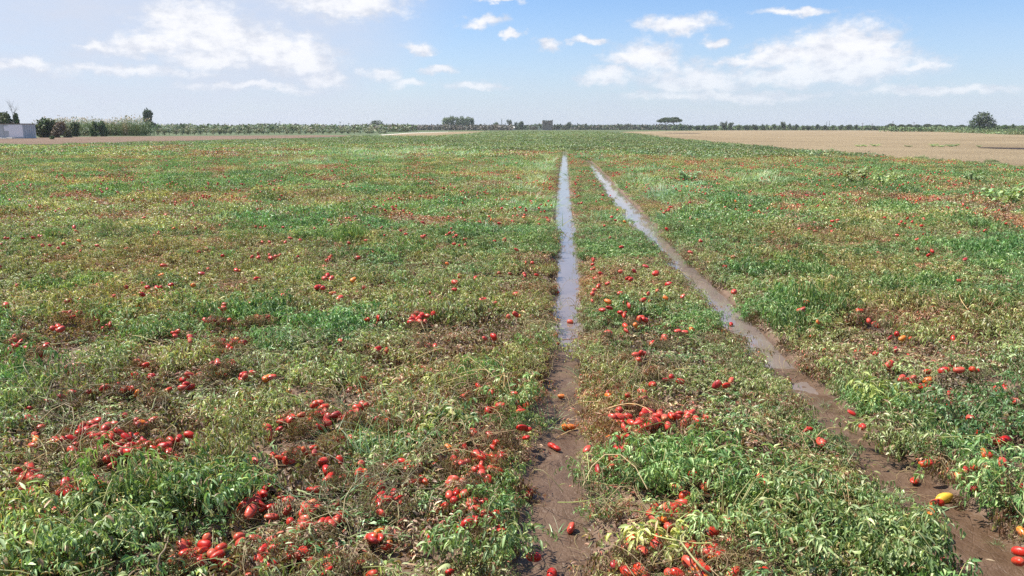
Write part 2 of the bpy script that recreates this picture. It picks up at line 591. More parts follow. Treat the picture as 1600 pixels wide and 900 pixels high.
PAL = {
    'lush': [((.095, .175, .055), 5), ((.150, .235, .080), 4), ((.24, .32, .13), 2.5), ((.40, .43, .23), 1.3)],
    'green': [((.095, .165, .055), 4), ((.160, .230, .085), 4), ((.25, .31, .14), 2.2), ((.42, .44, .26), 1.1), ((.21, .125, .07), 1.5)],
    'yell': [((.155, .195, .055), 3), ((.26, .275, .10), 4), ((.38, .37, .19), 2.4), ((.50, .46, .30), 1.2), ((.25, .15, .085), 3)],
    'wilt': [((.19, .115, .07), 4), ((.30, .19, .12), 3), ((.44, .34, .20), 2.4), ((.22, .24, .09), 2.2), ((.30, .085, .05), 2.2)],
    'litter': [((.17, .10, .062), 4), ((.27, .17, .105), 3), ((.42, .33, .20), 2), ((.20, .22, .08), 2.2), ((.11, .065, .04), 2), ((.28, .31, .12), 1)],
    'grass': [((.12, .25, .085), 4), ((.20, .34, .14), 3), ((.34, .45, .24), 1.5), ((.50, .48, .30), .8)],
    'mint': [((.24, .36, .17), 4), ((.34, .45, .25), 3), ((.42, .50, .32), 1)],
    'straw': [((.42, .34, .19), 3), ((.30, .22, .13), 2), ((.22, .15, .09), 2), ((.34, .36, .15), 1)],
    'farcrop': [((.13, .19, .08), 4), ((.19, .245, .105), 4), ((.26, .30, .15), 2.5), ((.20, .15, .09), .8)],
}


LIFT = {'lush': (1.05, 1.16, 1.0), 'green': (1.08, 1.28, 1.12), 'yell': (1.12, 1.24, 1.12), 'farcrop': (1.0, 1.04, 1.0), 'silver': (1.1, 1.14, 1.0), 'wilt': (1.15, 1.15, 1.1), 'litter': (.88, .86, .82)}


def pick(pal, n, jit=.22):
    cs = np.array([c for c, w in PAL[pal]]); w = np.array([w for c, w in PAL[pal]], float)
    c = cs[rng.choice(len(cs), n, p=w / w.sum())]
    return (c * np.array(LIFT.get(pal, (1, 1, 1))) * (1 + rng.normal(0, jit, (n, 1))).clip(.5, 1.7)).clip(0, .8)


def plant_geo(kind, radius=.26, h=.17, nst=7, leafsize=1.0, bare=0.0):
    """One sprawling tomato plant: stems from the middle, compound leaves that droop and curl."""
    g = Geo()
    P, yaw, pit, L, W, cu, ro, fo = [], [], [], [], [], [], [], []
    a0 = rng.uniform(0, 6.28)
    for i in range(nst):
        a = a0 + i / nst * 6.28 + rng.normal(0, .25)
        ln = radius * rng.uniform(.6, 1.15)
        top = h * rng.uniform(.55, 1.15)
        bend = rng.normal(0, .7)
        path = []
        for t_ in np.linspace(0, 1, 7):
            aa = a + bend * t_
            rr = ln * t_
            z = top * math.sin(min(1, t_ * 1.35) * math.pi / 2) * (1 - .45 * max(0, t_ - .6))
            path.append((rr * math.cos(aa), rr * math.sin(aa), z - .01))
        sc = (.30, .32, .13) if kind not in ('wilt',) else (.40, .32, .19)
        if rng.random() < .6:
            tube(g, path, .0036, .0016, sc, 3)
        path = np.array(path)
        for k in range(int(rng.integers(6, 9))):
            t_ = rng.uniform(.15, 1) * 5.99
            b = path[int(t_)] * (1 - t_ % 1) + path[int(t_) + 1] * (t_ % 1)
            ra = a + rng.uniform(-2.0, 2.0)
            rp = rng.uniform(-.3, .75)
            rl = rng.uniform(.05, .115) * leafsize
            nl = int(rng.integers(4, 8))
            drp = rng.uniform(.3, 1.6)
            pos = b.copy(); prev = 0
            for q_ in range(nl):
                s_ = (q_ + 1) / nl
                pp = rp - drp * s_
                pos = pos + np.array([math.cos(pp) * math.cos(ra), math.cos(pp) * math.sin(ra), math.sin(pp)]) * rl * (s_ - prev)
                prev = s_
                if rng.random() < bare:
                    continue
                end = q_ == nl - 1
                side = rng.choice([-1, 1])
                P.append(pos.copy()); yaw.append(ra + (0 if end else side * rng.uniform(.6, 1.3)))
                pit.append(pp + rng.uniform(-.3, .5)); L.append(rng.uniform(.026, .058) * leafsize)
                W.append(rng.uniform(.006, .0155) * leafsize ); cu.append(rng.uniform(.2, 3.0)); ro.append(rng.normal(0, .55))
                fo.append(rng.uniform(.2, 1.3))
    P = np.array(P); P[:, 2] = np.maximum(P[:, 2], .004)
    leaves(g, P, yaw, pit, L, W, cu, ro, fo, pick(kind, len(P)))
    return g


def blob_geo(kind, n, radius, h, size, narrow=.33, flat=0.0):
    """Coarser clump for farther off: curled leaves spread through a low mound."""
    g = Geo()
    r = radius * np.sqrt(rng.uniform(0, 1, n)); a = rng.uniform(0, 6.28, n)
    x, y = r * np.cos(a), r * np.sin(a)
    s = rng.integers(0, 9999)
    hh = h * (.45 + .9 * vnoise(x + 50, y + 50, 2.2 / max(.3, radius), int(s), 2)) * np.clip(1.25 - (r / radius) ** 3, .25, 1)
    z = hh * (rng.uniform(0, 1, n) ** .5)
    leaves(g, np.stack([x, y, z], 1), rng.uniform(0, 6.28, n), rng.normal(.15, .5, n), size * rng.uniform(.6, 1.3, n),
           size * narrow * rng.uniform(.6, 1.3, n), rng.uniform(.2, 2.2, n), rng.normal(0, .6, n), rng.uniform(.2, 1.2, n), pick(kind, n))
    return g


def grass_geo(kind='grass', n=60, radius=.08, L=.24, W=.0045, spread=.5):
    g = Geo()
    r = radius * np.sqrt(rng.uniform(0, 1, n)); a = rng.uniform(0, 6.28, n)
    P = np.stack([r * np.cos(a), r * np.sin(a), np.zeros(n)], 1)
    leaves(g, P, a + rng.normal(0, .8, n), 1.45 - np.abs(rng.normal(0, spread, n)), L * rng.uniform(.45, 1.25, n), W * rng.uniform(.7, 1.5, n),
           rng.uniform(.1, 1.7, n), rng.normal(0, .5, n), .35, pick(kind, n), GW)
    return g


def straw_geo(n=14, radius=.22, h=.10):
    g = Geo()
    for i in range(n):
        a = rng.uniform(0, 6.28); r = radius * rng.uniform(0, 1)
        p = np.array([r * math.cos(a), r * math.sin(a), rng.uniform(.01, h * .8)])
        d = rng.uniform(0, 6.28); L = rng.uniform(.05, .26); w = rng.normal(0, 1.0); lift = rng.uniform(-.02, h)
        pts = [(p[0] + L * t_ * math.cos(d + w * t_), p[1] + L * t_ * math.sin(d + w * t_), max(.006, p[2] + lift * math.sin(math.pi * t_))) for t_ in np.linspace(0, 1, 6)]
        r0 = rng.choice([.0012, .0018, .003], p=[.5, .35, .15])
        tube(g, pts, r0, r0 * .6, pick('straw', 1)[0], 4)
    return g


protos = bpy.data.collections.new('foliage_shapes')     # never linked into the scene


class Scatter:
    """One stuff object: points that carry clumps of leaves through geometry nodes."""
    def __init__(s, name):
        s.name = name
        s.col = bpy.data.collections.new(name + '_shapes')
        s.k, s.kinds, s.P, s.Rr, s.S, s.I = 0, {}, [], [], [], []

    def proto(s, kind, me):
        o = bpy.data.objects.new('%s_%04d' % (s.name, s.k), me)
        s.col.objects.link(o)
        s.kinds.setdefault(kind, []).append(s.k)
        s.k += 1

    def put(s, kind, P, rot, scl):
        n = len(P)
        if not n:
            return
        s.P.append(P); s.Rr.append(rot)
        s.S.append(scl if np.ndim(scl) == 2 else np.repeat(np.asarray(scl)[:, None], 3, 1))
        s.I.append(rng.choice(s.kinds[kind], n))

    def build(s, label, cat):
        P, Rr, S, I = [np.concatenate(a) for a in (s.P, s.Rr, s.S, s.I)]
        me = bpy.data.meshes.new(s.name)
        me.vertices.add(len(P)); me.vertices.foreach_set('co', P.ravel())
        for nm, ty, key, dat in (('rot', 'FLOAT_VECTOR', 'vector', Rr), ('scl', 'FLOAT_VECTOR', 'vector', S), ('pick', 'INT', 'value', I)):
            a = me.attributes.new(nm, ty, 'POINT'); a.data.foreach_set(key, np.ascontiguousarray(dat).ravel())
        o = link(s.name, me, kind='stuff', label=label, category=cat)
        ng = bpy.data.node_groups.new(s.name, 'GeometryNodeTree')
        ng.interface.new_socket('Geometry', in_out='INPUT', socket_type='NodeSocketGeometry')
        ng.interface.new_socket('Geometry', in_out='OUTPUT', socket_type='NodeSocketGeometry')
        gi, go = ng.nodes.new('NodeGroupInput'), ng.nodes.new('NodeGroupOutput')
        ip = ng.nodes.new('GeometryNodeInstanceOnPoints'); ci = ng.nodes.new('GeometryNodeCollectionInfo')
        ci.inputs['Collection'].default_value = s.col
        ci.inputs['Separate Children'].default_value = True
        ci.inputs['Reset Children'].default_value = True
        ip.inputs['Pick Instance'].default_value = True

        def na(nm, ty):
            a = ng.nodes.new('GeometryNodeInputNamedAttribute'); a.data_type = ty; a.inputs['Name'].default_value = nm
            return [q_ for q_ in a.outputs if q_.enabled and q_.name == 'Attribute'][0]
        ng.links.new(gi.outputs[0], ip.inputs['Points']); ng.links.new(ci.outputs[0], ip.inputs['Instance'])
        ng.links.new(na('pick', 'INT'), ip.inputs['Instance Index'])
        ng.links.new(na('rot', 'FLOAT_VECTOR'), ip.inputs['Rotation']); ng.links.new(na('scl', 'FLOAT_VECTOR'), ip.inputs['Scale'])
        ng.links.new(ip.outputs[0], go.inputs[0])
        md = o.modifiers.new('scatter', 'NODES'); md.node_group = ng
        return o


# ------------------------------------------------------------------ where things grow (all in ground metres; photo pixels only name the spot)
def proj(x, y, z=0.0):
    c, s = math.cos(PITCH), math.sin(PITCH)
    dz = z - CAMH
    dep = y * c - dz * s
    return CX + F * x / dep, CY - F * (y * s + dz * c) / dep


def spots(px, py, tab):
    r = np.zeros_like(px)
    for (x, y, rx, ry, k) in tab:
        r = np.maximum(r, k * np.exp(-(((px - x) / rx) ** 2 + ((py - y) / ry) ** 2)))
    return r


GRASS = [(645, 645, 85, 55, 1), (600, 600, 60, 30, .7), (600, 705, 50, 40, .8), (560, 800, 40, 40, .5), (950, 560, 45, 60, .75), (930, 640, 22, 60, .9),
         (1215, 640, 60, 40, .6), (1280, 700, 60, 50, .7), (860, 590, 25, 30, .6), (1150, 640, 60, 40, .5), (935, 700, 20, 80, .6), (380, 690, 60, 30, .4),
         (1340, 740, 40, 40, .6), (830, 330, 60, 50, .5), (1060, 340, 60, 40, .5), (930, 330, 25, 60, .5)]
MINT = [(640, 243, 105, 5, 1), (700, 238, 60, 3, .8), (590, 250, 50, 5, .8), (800, 266, 35, 8, 1), (855, 296, 32, 38, .95), (830, 330, 45, 22, .55), (905, 270, 20, 22, .95), (925, 250, 26, 10, .7),
        (1035, 312, 50, 22, .9), (1000, 285, 40, 14, .6), (1010, 330, 40, 18, .5), (1180, 290, 60, 12, .35), (460, 262, 60, 8, .35), (905, 320, 22, 40, .5)]
LUSH = [(110, 850, 150, 55, 1.2), (1110, 790, 130, 50, .9), (1390, 850, 100, 60, 1.1), (1520, 660, 120, 70, .7), (1000, 750, 70, 60, 1), (400, 560, 130, 60, .7), (810, 850, 90, 50, .8),
        (560, 540, 110, 50, .6), (1080, 530, 60, 40, .8), (1570, 800, 60, 60, .8), (1180, 520, 100, 40, .4), (280, 640, 90, 40, .8), (830, 570, 40, 30, .8), (1350, 540, 150, 50, .5), (330, 760, 80, 40, .8)]
WILT = [(745, 690, 55, 65, 1.2), (170, 700, 110, 45, 1.1), (40, 700, 60, 60, .8), (470, 850, 60, 60, .7), (700, 790, 70, 60, .7), (520, 435, 70, 30, .8), (60, 440, 60, 25, .6), (1030, 660, 90, 30, .5),
        (1400, 315, 230, 28, .8), (1140, 300, 120, 18, .6), (1560, 370, 90, 30, .8), (640, 380, 40, 50, .6), (840, 660, 25, 90, .9), (1270, 620, 25, 60, .6), (300, 320, 260, 30, .4), (540, 650, 80, 25, .5), (600, 770, 40, 40, .6)]
REDS = [(1400, 320, 260, 40, 3.2), (1150, 285, 130, 25, 3.0), (200, 700, 300, 90, 1.2), (640, 750, 200, 100, 1.2), (350, 420, 400, 90, .5), (500, 280, 400, 30, .8), (1560, 350, 90, 50, 1.2), (250, 340, 260, 45, .8), (480, 300, 250, 40, .8), (650, 370, 60, 50, .9), (770, 390, 90, 50, .9), (700, 300, 130, 50, .7),
        (60, 510, 120, 80, .6), (330, 500, 130, 60, .6), (520, 440, 90, 50, .9), (610, 790, 170, 90, 1.2), (740, 710, 60, 60, 1.4), (170, 700, 110, 60, 1.2), (960, 480, 50, 50, .8), (1030, 650, 80, 60, .7),
        (1060, 860, 110, 50, .8), (1060, 380, 60, 60, .5), (450, 720, 80, 60, .8), (450, 850, 120, 50, .9), (210, 600, 120, 50, .6), (540, 645, 70, 30, 1)]
EDGE_R = np.array([(900, 205), (962, 207), (1010, 212), (1070, 218), (1130, 225), (1240, 235), (1340, 243), (1480, 253), (1640, 266), (1900, 290), (3000, 380)])
EDGE_L = np.array([(-1500, 400), (-250, 250), (0, 226), (80, 226), (200, 223), (340, 219), (460, 216), (575, 213), (690, 213), (740, 209.5), (772, 205.4), (960, 205)])


def in_field(px, py):
    py = py - np.where(px > 1000, 3.0, np.where(px < 560, 3.5, 0))
    return ((px >= 900) & (py > np.interp(px, EDGE_R[:, 0], EDGE_R[:, 1]))) | ((px < 900) & (py > np.interp(px, EDGE_L[:, 0], EDGE_L[:, 1])))


def rut_dist(x, y):
    """Signed gap from the edge of the nearest rut (metres)."""
    d = np.full_like(x, 99.0)
    for T in (LL, RL):
        c, w = rutx(T, y)
        dd = np.abs(x - c) - w
        dd = np.where(y > T[-1, 0] + .5, 99.0, dd)
        d = np.minimum(d, dd)
    return d


def canopy(x, y):
    """Height of the foliage: low hummocks, hollows where the fruit lies bare."""
    h = .15 * (.45 + 1.15 * vnoise(x, y, 1.35, 7, 3))
    return h


# ---- the tomatoes listed one by one (photo pixel of each), 24 to a line
TXT = {
 'r': """187,675 198,685 161,678 172,716 165,700 200,707 228,697 221,692 250,690 255,697 105,673 112,687 125,675 84,690 148,667 166,668 240,703
53,697 113,615 72,632 84,630 48,748 60,749 46,731 50,765 57,772 105,772 112,767 103,755 130,754 145,753 55,817 48,812 15,800 5,818 18,770
183,603 240,612 205,607 235,590 228,570 215,565 350,540 375,478 94,364 116,355 120,362 225,340 259,336 300,295 402,315 248,364 241,368 380,364 323,389 198,389 256,415 252,430 315,427
423,403 402,436 145,448 155,446 196,449 222,443 230,449 222,460 245,450 302,446 106,471 127,467 177,464 109,489 123,488 102,489 152,496 172,507 91,510 9,477 36,524 20,532 23,541 64,546 55,546
352,476 348,482 373,477 328,499 336,500 402,495 406,496 428,467 271,520 297,529 348,533 356,542 366,533 380,535 369,422 219,480 495,449 512,430 507,435 518,435 505,450 499,447 520,458 531,466 552,437 569,450
654,498 645,499 650,490 642,503 658,494 677,490 771,525 755,469 743,435 718,431 711,441 807,390 788,375 773,377 807,460 806,491 592,496 680,540 668,539 663,369 654,378 660,348 575,397 582,395 559,403 782,286 845,320
590,545 454,372 469,375 512,407 507,417 950,471 941,484 952,481 977,472 969,488 998,498 1005,498 977,509 949,520 1037,531 993,554 1001,552 1009,416 1024,428 971,386 1025,426 1045,444 1059,517 1079,394 1128,405 1147,456
1280,452 1246,461 1261,473 1251,486 1344,486 1366,505 1401,522 1508,405 1573,382 1559,344 1566,346 1042,358 1079,341 1089,345 1170,343 1548,475
491,632 495,647 541,650 548,645 558,637 567,632 507,636 605,657 527,686 456,656 505,722 510,734 516,745 561,738 571,738 480,793 499,798 501,819 493,822 512,817 475,822 595,775 593,787 605,783 622,779 595,760
593,840 582,839 516,873 512,892 559,883 454,783 457,849 473,866 631,722 657,725 656,749 731,615 748,605 790,607 782,634 803,617 756,715 769,713 773,719 752,726 746,711 720,726 709,717 765,681 775,692 709,750 727,752
750,749 762,751 740,754 729,772 710,782 739,784 717,828 786,833 743,815 772,805 816,668 814,643 1049,589 1022,576 964,607 963,613 998,626 1007,623 992,630 968,651 963,660 1000,660 1017,655 1027,658 1012,666 1026,650
1055,651 1049,650 1076,647 1081,645 1089,656 976,670 973,684 983,684 961,686 972,704 977,706 966,702 951,718 1135,602 1007,647 1084,742 1169,812 1070,774 1023,796 1044,799 1053,793 1055,804 1076,803 1026,845 978,856
1081,854 1085,861 1110,859 1117,856 1126,868 980,894 996,894 1005,896 1075,879 1087,888 1100,886 1194,756 1190,897 1390,569 1427,590 1420,594 1449,606 1556,608 1473,578 1519,577 1462,623 1586,628 1543,711 1571,687
1447,724 1331,645 1348,667 1263,673 1550,665 1446,724 1523,730 1597,763 1595,862 1591,877
291,600 313,586 121,571 425,590 381,585 340,567 361,566 289,851 285,856 293,866 319,851 317,862 340,868 410,771 406,787 385,787 391,800 451,783 482,794 493,798 457,845 449,851 455,860 470,824 491,822 400,841 412,858
421,885 474,862 438,715 446,720 463,705 279,685 278,715 417,668 440,658 457,654 834,870""",
 'd': '58,653 152,690 150,703 190,706 233,662 524,648 340,571 213,664',
 'o': '701,700 950,618 1038,812 997,717 1456,801 1496,744 1597,832 1086,893',
 'y': '36,879', 'g': '580,883 692,893'}
RUTFRUIT = [(827, 770, 'r', 'round red tomato casting shadow on mud at the vine edge'), (892, 825, 'r', 'red tomato alone on smooth wet mud, nearest in the left rut'),
            (869, 700, 'r', 'glossy red tomato, nearer of the mud pair in left rut'), (862, 696, 'r', 'dull red tomato behind the glossy one in left rut mud'),
            (877, 619, 'o', 'small orange tomato on mud below the last pool of the left rut'), (882, 667, 'o', 'orange tomato, left one of two small ones at the rut grass edge'),
            (892, 667, 'o', 'orange tomato, right one of two small ones at the rut grass edge'), (871, 538, 'r', 'long red tomato on mud just before the left rut water'),
            (868, 525, 'r', 'red tomato half in water where the left rut pool ends'), (891, 503, 'r', 'red tomato stranded in shallow water of the left rut'),
            (870, 457, 'r', 'tiny red tomato floating in the left rut water'), (862, 897, 'r', 'red tomato cut by the bottom of the photo in the left rut'),
            (1230, 595, 'r', 'red tomato on brown mud in the right rut, beyond the leafy bend'), (1429, 751, 'r', 'deep red tomato at the bank of the right rut'),
            (1476, 779, 'y', 'long yellow tomato on the bank of the right rut'), (1464, 787, 'r', 'red tomato touching the long yellow one by the right rut'),
            (1142, 507, 'r', 'red tomato in shallow water at the bend of the right rut')]
MARKS = [(190, 690, 'large heap on bare soil at lower left'), (60, 640, 'scatter above the knotted dry stalks'), (50, 755, 'knot by the left photo edge'), (125, 760, 'string above the pale leafy plant'),
         (25, 808, 'shadowed corner beside the pale leafy plant'), (105, 680, 'dull cluster beside the large heap'), (210, 590, 'group uphill from the large heap'), (350, 555, 'string in the left thicket'),
         (300, 860, 'pile at the foot of bottom left'), (320, 600, 'thin scatter above the fresh green patch'), (405, 785, 'bunch right of the fresh green patch'), (450, 660, 'sunken trio left of the tall grass'),
         (445, 715, 'pale squashed spot left of the tall grass'), (460, 855, 'wrinkled heap at the bottom edge'), (495, 805, 'heap beneath the thick pale stem'), (525, 642, 'row left of the tall grass tuft'),
         (530, 738, 'pockets below the tall grass'), (605, 778, 'hollow with the upright bright tomato'), (575, 850, 'bottom pair near the green fruit'), (640, 730, 'spot right of the tall grass tuft'),
         (755, 712, 'brown withered plant full of fruit'), (735, 755, 'row below the brown withered plant'), (745, 800, 'bottom bank left of the mud'), (775, 620, 'upper bank left of the mud'), (815, 655, 'fringe touching the left rut'),
         (1000, 628, 'loose group between ruts'), (1030, 655, 'bright row between the two ruts'), (970, 690, 'column below the bright row between ruts'), (1050, 800, 'nest in the dark green plant between ruts'),
         (1095, 865, 'nest under the forked pale stem'), (990, 880, 'bottom cluster right of the mud'), (1180, 800, 'deep shade between the ruts'), (1430, 595, 'pale patch beyond the right rut'), (1560, 610, 'right photo edge above the bushes'),
         (1340, 655, 'dark hollow on the right rut bank'), (1560, 700, 'bushy vines at the right edge'), (1595, 860, 'lower right corner'), (1480, 725, 'leafy bank above the yellow tomato'),
         (350, 480, 'pair of knots in the middle left vines'), (345, 535, 'group in the mid left thicket'), (235, 450, 'clumped group in shade of tall vines'), (125, 450, 'edge of the shaded vines far left'),
         (110, 488, 'row under the shaded vines'), (30, 535, 'left photo edge at mid height'), (160, 505, 'spot below the shaded row'), (250, 365, 'upper left scatter'), (110, 362, 'flat red streak at upper left'),
         (250, 423, 'twin spots in upper left vines'), (350, 400, 'loose scatter around the upper left vines'), (510, 430, 'dark red hollow in mid field'), (515, 455, 'drift below the dark red hollow'),
         (560, 445, 'scatter right of the dark red hollow'), (652, 497, 'pale pink pile in mid field'), (575, 400, 'thin line above the dark red hollow'), (660, 370, 'vertical streak left of the rut'), (715, 438, 'flat bunch left of the water'),
         (790, 380, 'far bunch left of the water'), (800, 465, 'dots along the water edge'), (675, 540, 'twosome under the pale pink pile'), (950, 478, 'spread just right of the water'), (1000, 500, 'middle of the strip between ruts'),
         (1035, 530, 'dark gap near the right rut bend'), (1020, 422, 'far strip between the ruts'), (1080, 350, 'far bank of the right rut'), (1140, 405, 'vines just across the right rut'), (1145, 456, 'bank at the right rut bend'),
         (1255, 468, 'middle of the right field'), (1370, 505, 'lone spots of the right field'), (1560, 360, 'red streak at the right photo edge'), (1500, 410, 'brown gap in the right field'), (460, 373, 'far left-centre vines')]
COLN = {'r': 'red', 'd': 'dark red', 'o': 'orange', 'y': 'yellow', 'g': 'green'}

fruit = []
for k, s in TXT.items():
    for q in s.split():
        x, y = map(float, q.split(','))
        fruit.append((x, y, k, None))
far_first = sorted([f_ for f_ in fruit], key=lambda f_: f_[1])
NF = 300 - len(RUTFRUIT)
drop = far_first[:max(0, len(fruit) - NF)]          # the smallest go to the uncounted ones
fruit = [f_ for f_ in fruit if f_ not in drop]


def tom_mesh(seed, k):
    r = np.random.default_rng(seed)
    nu, nv = 18, 11
    th = np.linspace(0, math.pi, nv)[:, None]; ph = (np.arange(nu) / nu * 2 * math.pi)[None]
    a, b = r.uniform(.032, .038), r.uniform(.0205, .0240)
    lob = 1 + r.uniform(.01, .045) * np.cos(ph * r.choice([3, 4, 5]) + r.uniform(0, 6)) * np.sin(th)
    ex = np.sign(np.cos(th)) * np.abs(np.cos(th)) ** r.uniform(.85, 1.05)
    rad = b * np.sin(th) ** r.uniform(.72, .95) * lob * (1 + r.uniform(-.14, .14) * np.cos(th))
    X_ = a * ex + 0 * ph; Y_ = rad * np.cos(ph); Z_ = rad * np.sin(ph) * (r.uniform(.80, 1) if seed % 4 else .62)
    dent = .004 * np.exp(-((th) / .35) ** 2)
    wr = 1 + (.10 if seed % 3 == 0 else .035) * (vnoise(np.cos(ph) * 2 + 9 + 0 * th, np.sin(ph) * 2 + th * 1.5 + seed, 1.3, seed, 3) - .5) * 2
    Y_, Z_ = Y_ * wr, Z_ * wr
    X_ = X_ - dent
    v = np.stack([X_, Y_, Z_], -1).reshape(-1, 3)
    f = [[i * nu + j, i * nu + (j + 1) % nu, (i + 1) * nu + (j + 1) % nu, (i + 1) * nu + j] for i in range(nv - 1) for j in range(nu)]
    g = Geo(); g.add(v[:], np.array(f)[:, ::-1], (1, 0, 0))
    me = g.mesh('tomato', M_tom[k])
    return me


TM = {k: [tom_mesh(i * 7 + ord(k), k) for i in range(7 if k == 'r' else 3)] for k in M_tom}


def ordinal(n):
    if n >= 20:
        tens = ['twenty', 'thirty', 'forty', 'fifty', 'sixty'][(n + 1) // 10 - 2]
        return {'twenty': 'twentieth', 'thirty': 'thirtieth', 'forty': 'fortieth', 'fifty': 'fiftieth'}[tens] if (n + 1) % 10 == 0 else tens + '-' + ordinal(n % 10)
    return ['first', 'second', 'third', 'fourth', 'fifth', 'sixth', 'seventh', 'eighth', 'ninth', 'tenth', 'eleventh', 'twelfth', 'thirteenth', 'fourteenth', 'fifteenth',
            'sixteenth', 'seventeenth', 'eighteenth', 'nineteenth', 'twentieth'][n]


def fruit_z(px, py):
    d = CAMH * F / max(5, py - HOR)
    return .070 + .065 * min(1, max(0, (d - 3.5) / 4.0))


TP = []
by = {}
for f_ in fruit:
    j = min(range(len(MARKS)), key=lambda i: (MARKS[i][0] - f_[0]) ** 2 + (MARKS[i][1] - f_[1]) ** 2)
    by.setdefault((j, f_[2]), []).append(f_)


def put_tomato(x, y, k, label, z, grp):
    p = G(x, y, z)
    kk = 'p' if (k == 'r' and random.random() < .25) else k
    o = link('tomato', random.choice(TM[kk]), label=label, category='tomato', group=grp)
    o.location = p
    s = random.uniform(.78, 1.04) * (1.0 if k != 'o' else .85)
    if (x, y) in ((1476, 779), (612, 787)):
        s = 1.4
    o.scale = (s, s, s)
    o.rotation_euler = (random.uniform(0, 6.28), random.gauss(0, .35), random.uniform(0, 6.28))
    TP.append((p[0], p[1], z))
    return o


for (j, k), L_ in by.items():
    L_.sort()
    n_ = len(L_)
    for i, (x, y, kk, _) in enumerate(L_):
        where = MARKS[j][2]
        lab = ('%s tomato, %s from left, %s' % (COLN[k], ordinal(i), where)) if n_ > 1 else '%s tomato, lone one, %s' % (COLN[k], where)
        put_tomato(x, y, k, lab, fruit_z(x, y), 'ripe tomatoes lying among the vines')
for (x, y, k, lab) in RUTFRUIT:
    gz = float(ground_z(np.array([G(x, y, -.03)[0]]), np.array([G(x, y, -.03)[1]]))[0])
    o = put_tomato(x, y, k, lab, max(gz, WATER - .006) + .019, 'tomatoes washed into the wheel ruts')
    o.rotation_euler[1] = 0
TPA = np.array(TP)

# ---- vines, grass, dry stalks
S_v = Scatter('tomato_vines'); S_g = Scatter('grass'); S_s = Scatter('dry_stalks'); S_t = Scatter('fallen_tomatoes'); S_f = Scatter('far_crop')
for k in ('lush', 'green', 'yell', 'wilt'):
    for i in range(7):
        S_v.proto(k + '0', plant_geo(k, rng.uniform(.22, .30), .17, int(rng.integers(11, 14)), .84 if k != 'lush' else .90, .25 if k == 'wilt' else 0).mesh('vine', M_leaf))
    for i in range(5):
        S_v.proto(k + '1', blob_geo(k, 620, .55, .19, .058).mesh('vine', M_leaf))
    for i in range(4):
        S_f.proto(k + '2', blob_geo(k, 520, 1.5, .24, .12, .4).mesh('crop', M_leaf))
for i in range(4):
    S_f.proto('far2', blob_geo('farcrop', 520, 1.5, .28, .13, .45).mesh('crop', M_leaf))
    S_f.proto('far3', blob_geo('farcrop', 420, 4.5, .40, .40, .5).mesh('crop', M_leaf))
for i in range(7):
    S_v.proto('lit', blob_geo('litter', 520, .34, .055, .034, .42).mesh('litter', M_leaf))
for i in range(5):
    S_g.proto('g0', grass_geo('grass', 42, .09, .20, .0042, .55).mesh('tuft', M_grass))
    S_g.proto('m1', grass_geo('mint', 220, .5, .27, .011, .5).mesh('tuft', M_grass))
    S_g.proto('g1', grass_geo('grass', 160, .45, .22, .009, .6).mesh('tuft', M_grass))
    S_g.proto('m2', grass_geo('mint', 300, 1.4, .34, .035, .5).mesh('tuft', M_grass))
for i in range(8):
    S_s.proto('s', straw_geo(16, .22, .13 if i % 2 else .03).mesh('stalks', M_leaf))
for i, me in enumerate(TM['r'][:6] + TM['p'] + TM['p'] + TM['d'][:1] + TM['o'][:1]):
    S_t.proto('t', me)


def scatter(y0, y1, dens, m0=2.2, k=.69):
    """Even random points in the wedge seen from the camera, with a margin at both sides."""
    area = k * (y1 ** 2 - y0 ** 2) + 2 * m0 * (y1 - y0)
    n = int(area * dens)
    u = rng.uniform(0, 1, n) * area
    A, B = k, 2 * m0
    c = -(A * y0 ** 2 + B * y0 + u)
    y = (-B + np.sqrt(B * B - 4 * A * c)) / (2 * A)
    x = rng.uniform(-1, 1, n) * (k * y + m0)
    return x, y


def rotz(n, tilt=.0):
    return np.stack([rng.normal(0, tilt, n), rng.normal(0, tilt, n), rng.uniform(0, 6.28, n)], 1)


def mindist_view(x, y):
    """How much a plant at (x, y) stands in front of a listed tomato: 0..1"""
    cov = np.zeros_like(x)
    for (tx, ty, tz) in TPA:
        r = math.hypot(tx, ty)
        ux, uy = tx / r, ty / r
        dx, dy = x - tx, y - ty
        al = -(dx * ux + dy * uy); la = np.abs(dx * uy - dy * ux)
        reach = .14 + min(.40, .04 * r)
        c = np.clip(1.3 - la / (.10 + .006 * r), 0, 1) * ((al > -.10) & (al < reach))
        cov = np.maximum(cov, c)
    return cov


def choose(x, y, near=True):
    px, py = proj(x, y)
    n1, n2 = vnoise(x, y, .9, 101, 3), vnoise(x, y, 2.3, 131, 2)
    lush = spots(px, py, LUSH) + (n1 - .56) * 3.0
    wilt = spots(px, py, WILT) + (.46 - n1) * 3.0 + (n2 - .58) * 2
    yel = (vnoise(x, y, .35, 151, 3) - .44) * 4 + (n2 - .5)
    r = rng.uniform(-.35, .35, len(x))
    kind = np.where(lush + r > .55, 0, np.where(wilt + r > .62, 3, np.where(yel + r * 1.5 > .15, 2, 1)))
    kind = np.where((kind == 2) & (rng.uniform(0, 1, len(x)) < np.where(y > 9, .42, .15)), 3, kind)
    return kind, px, py


KN = ['lush', 'green', 'yell', 'wilt']
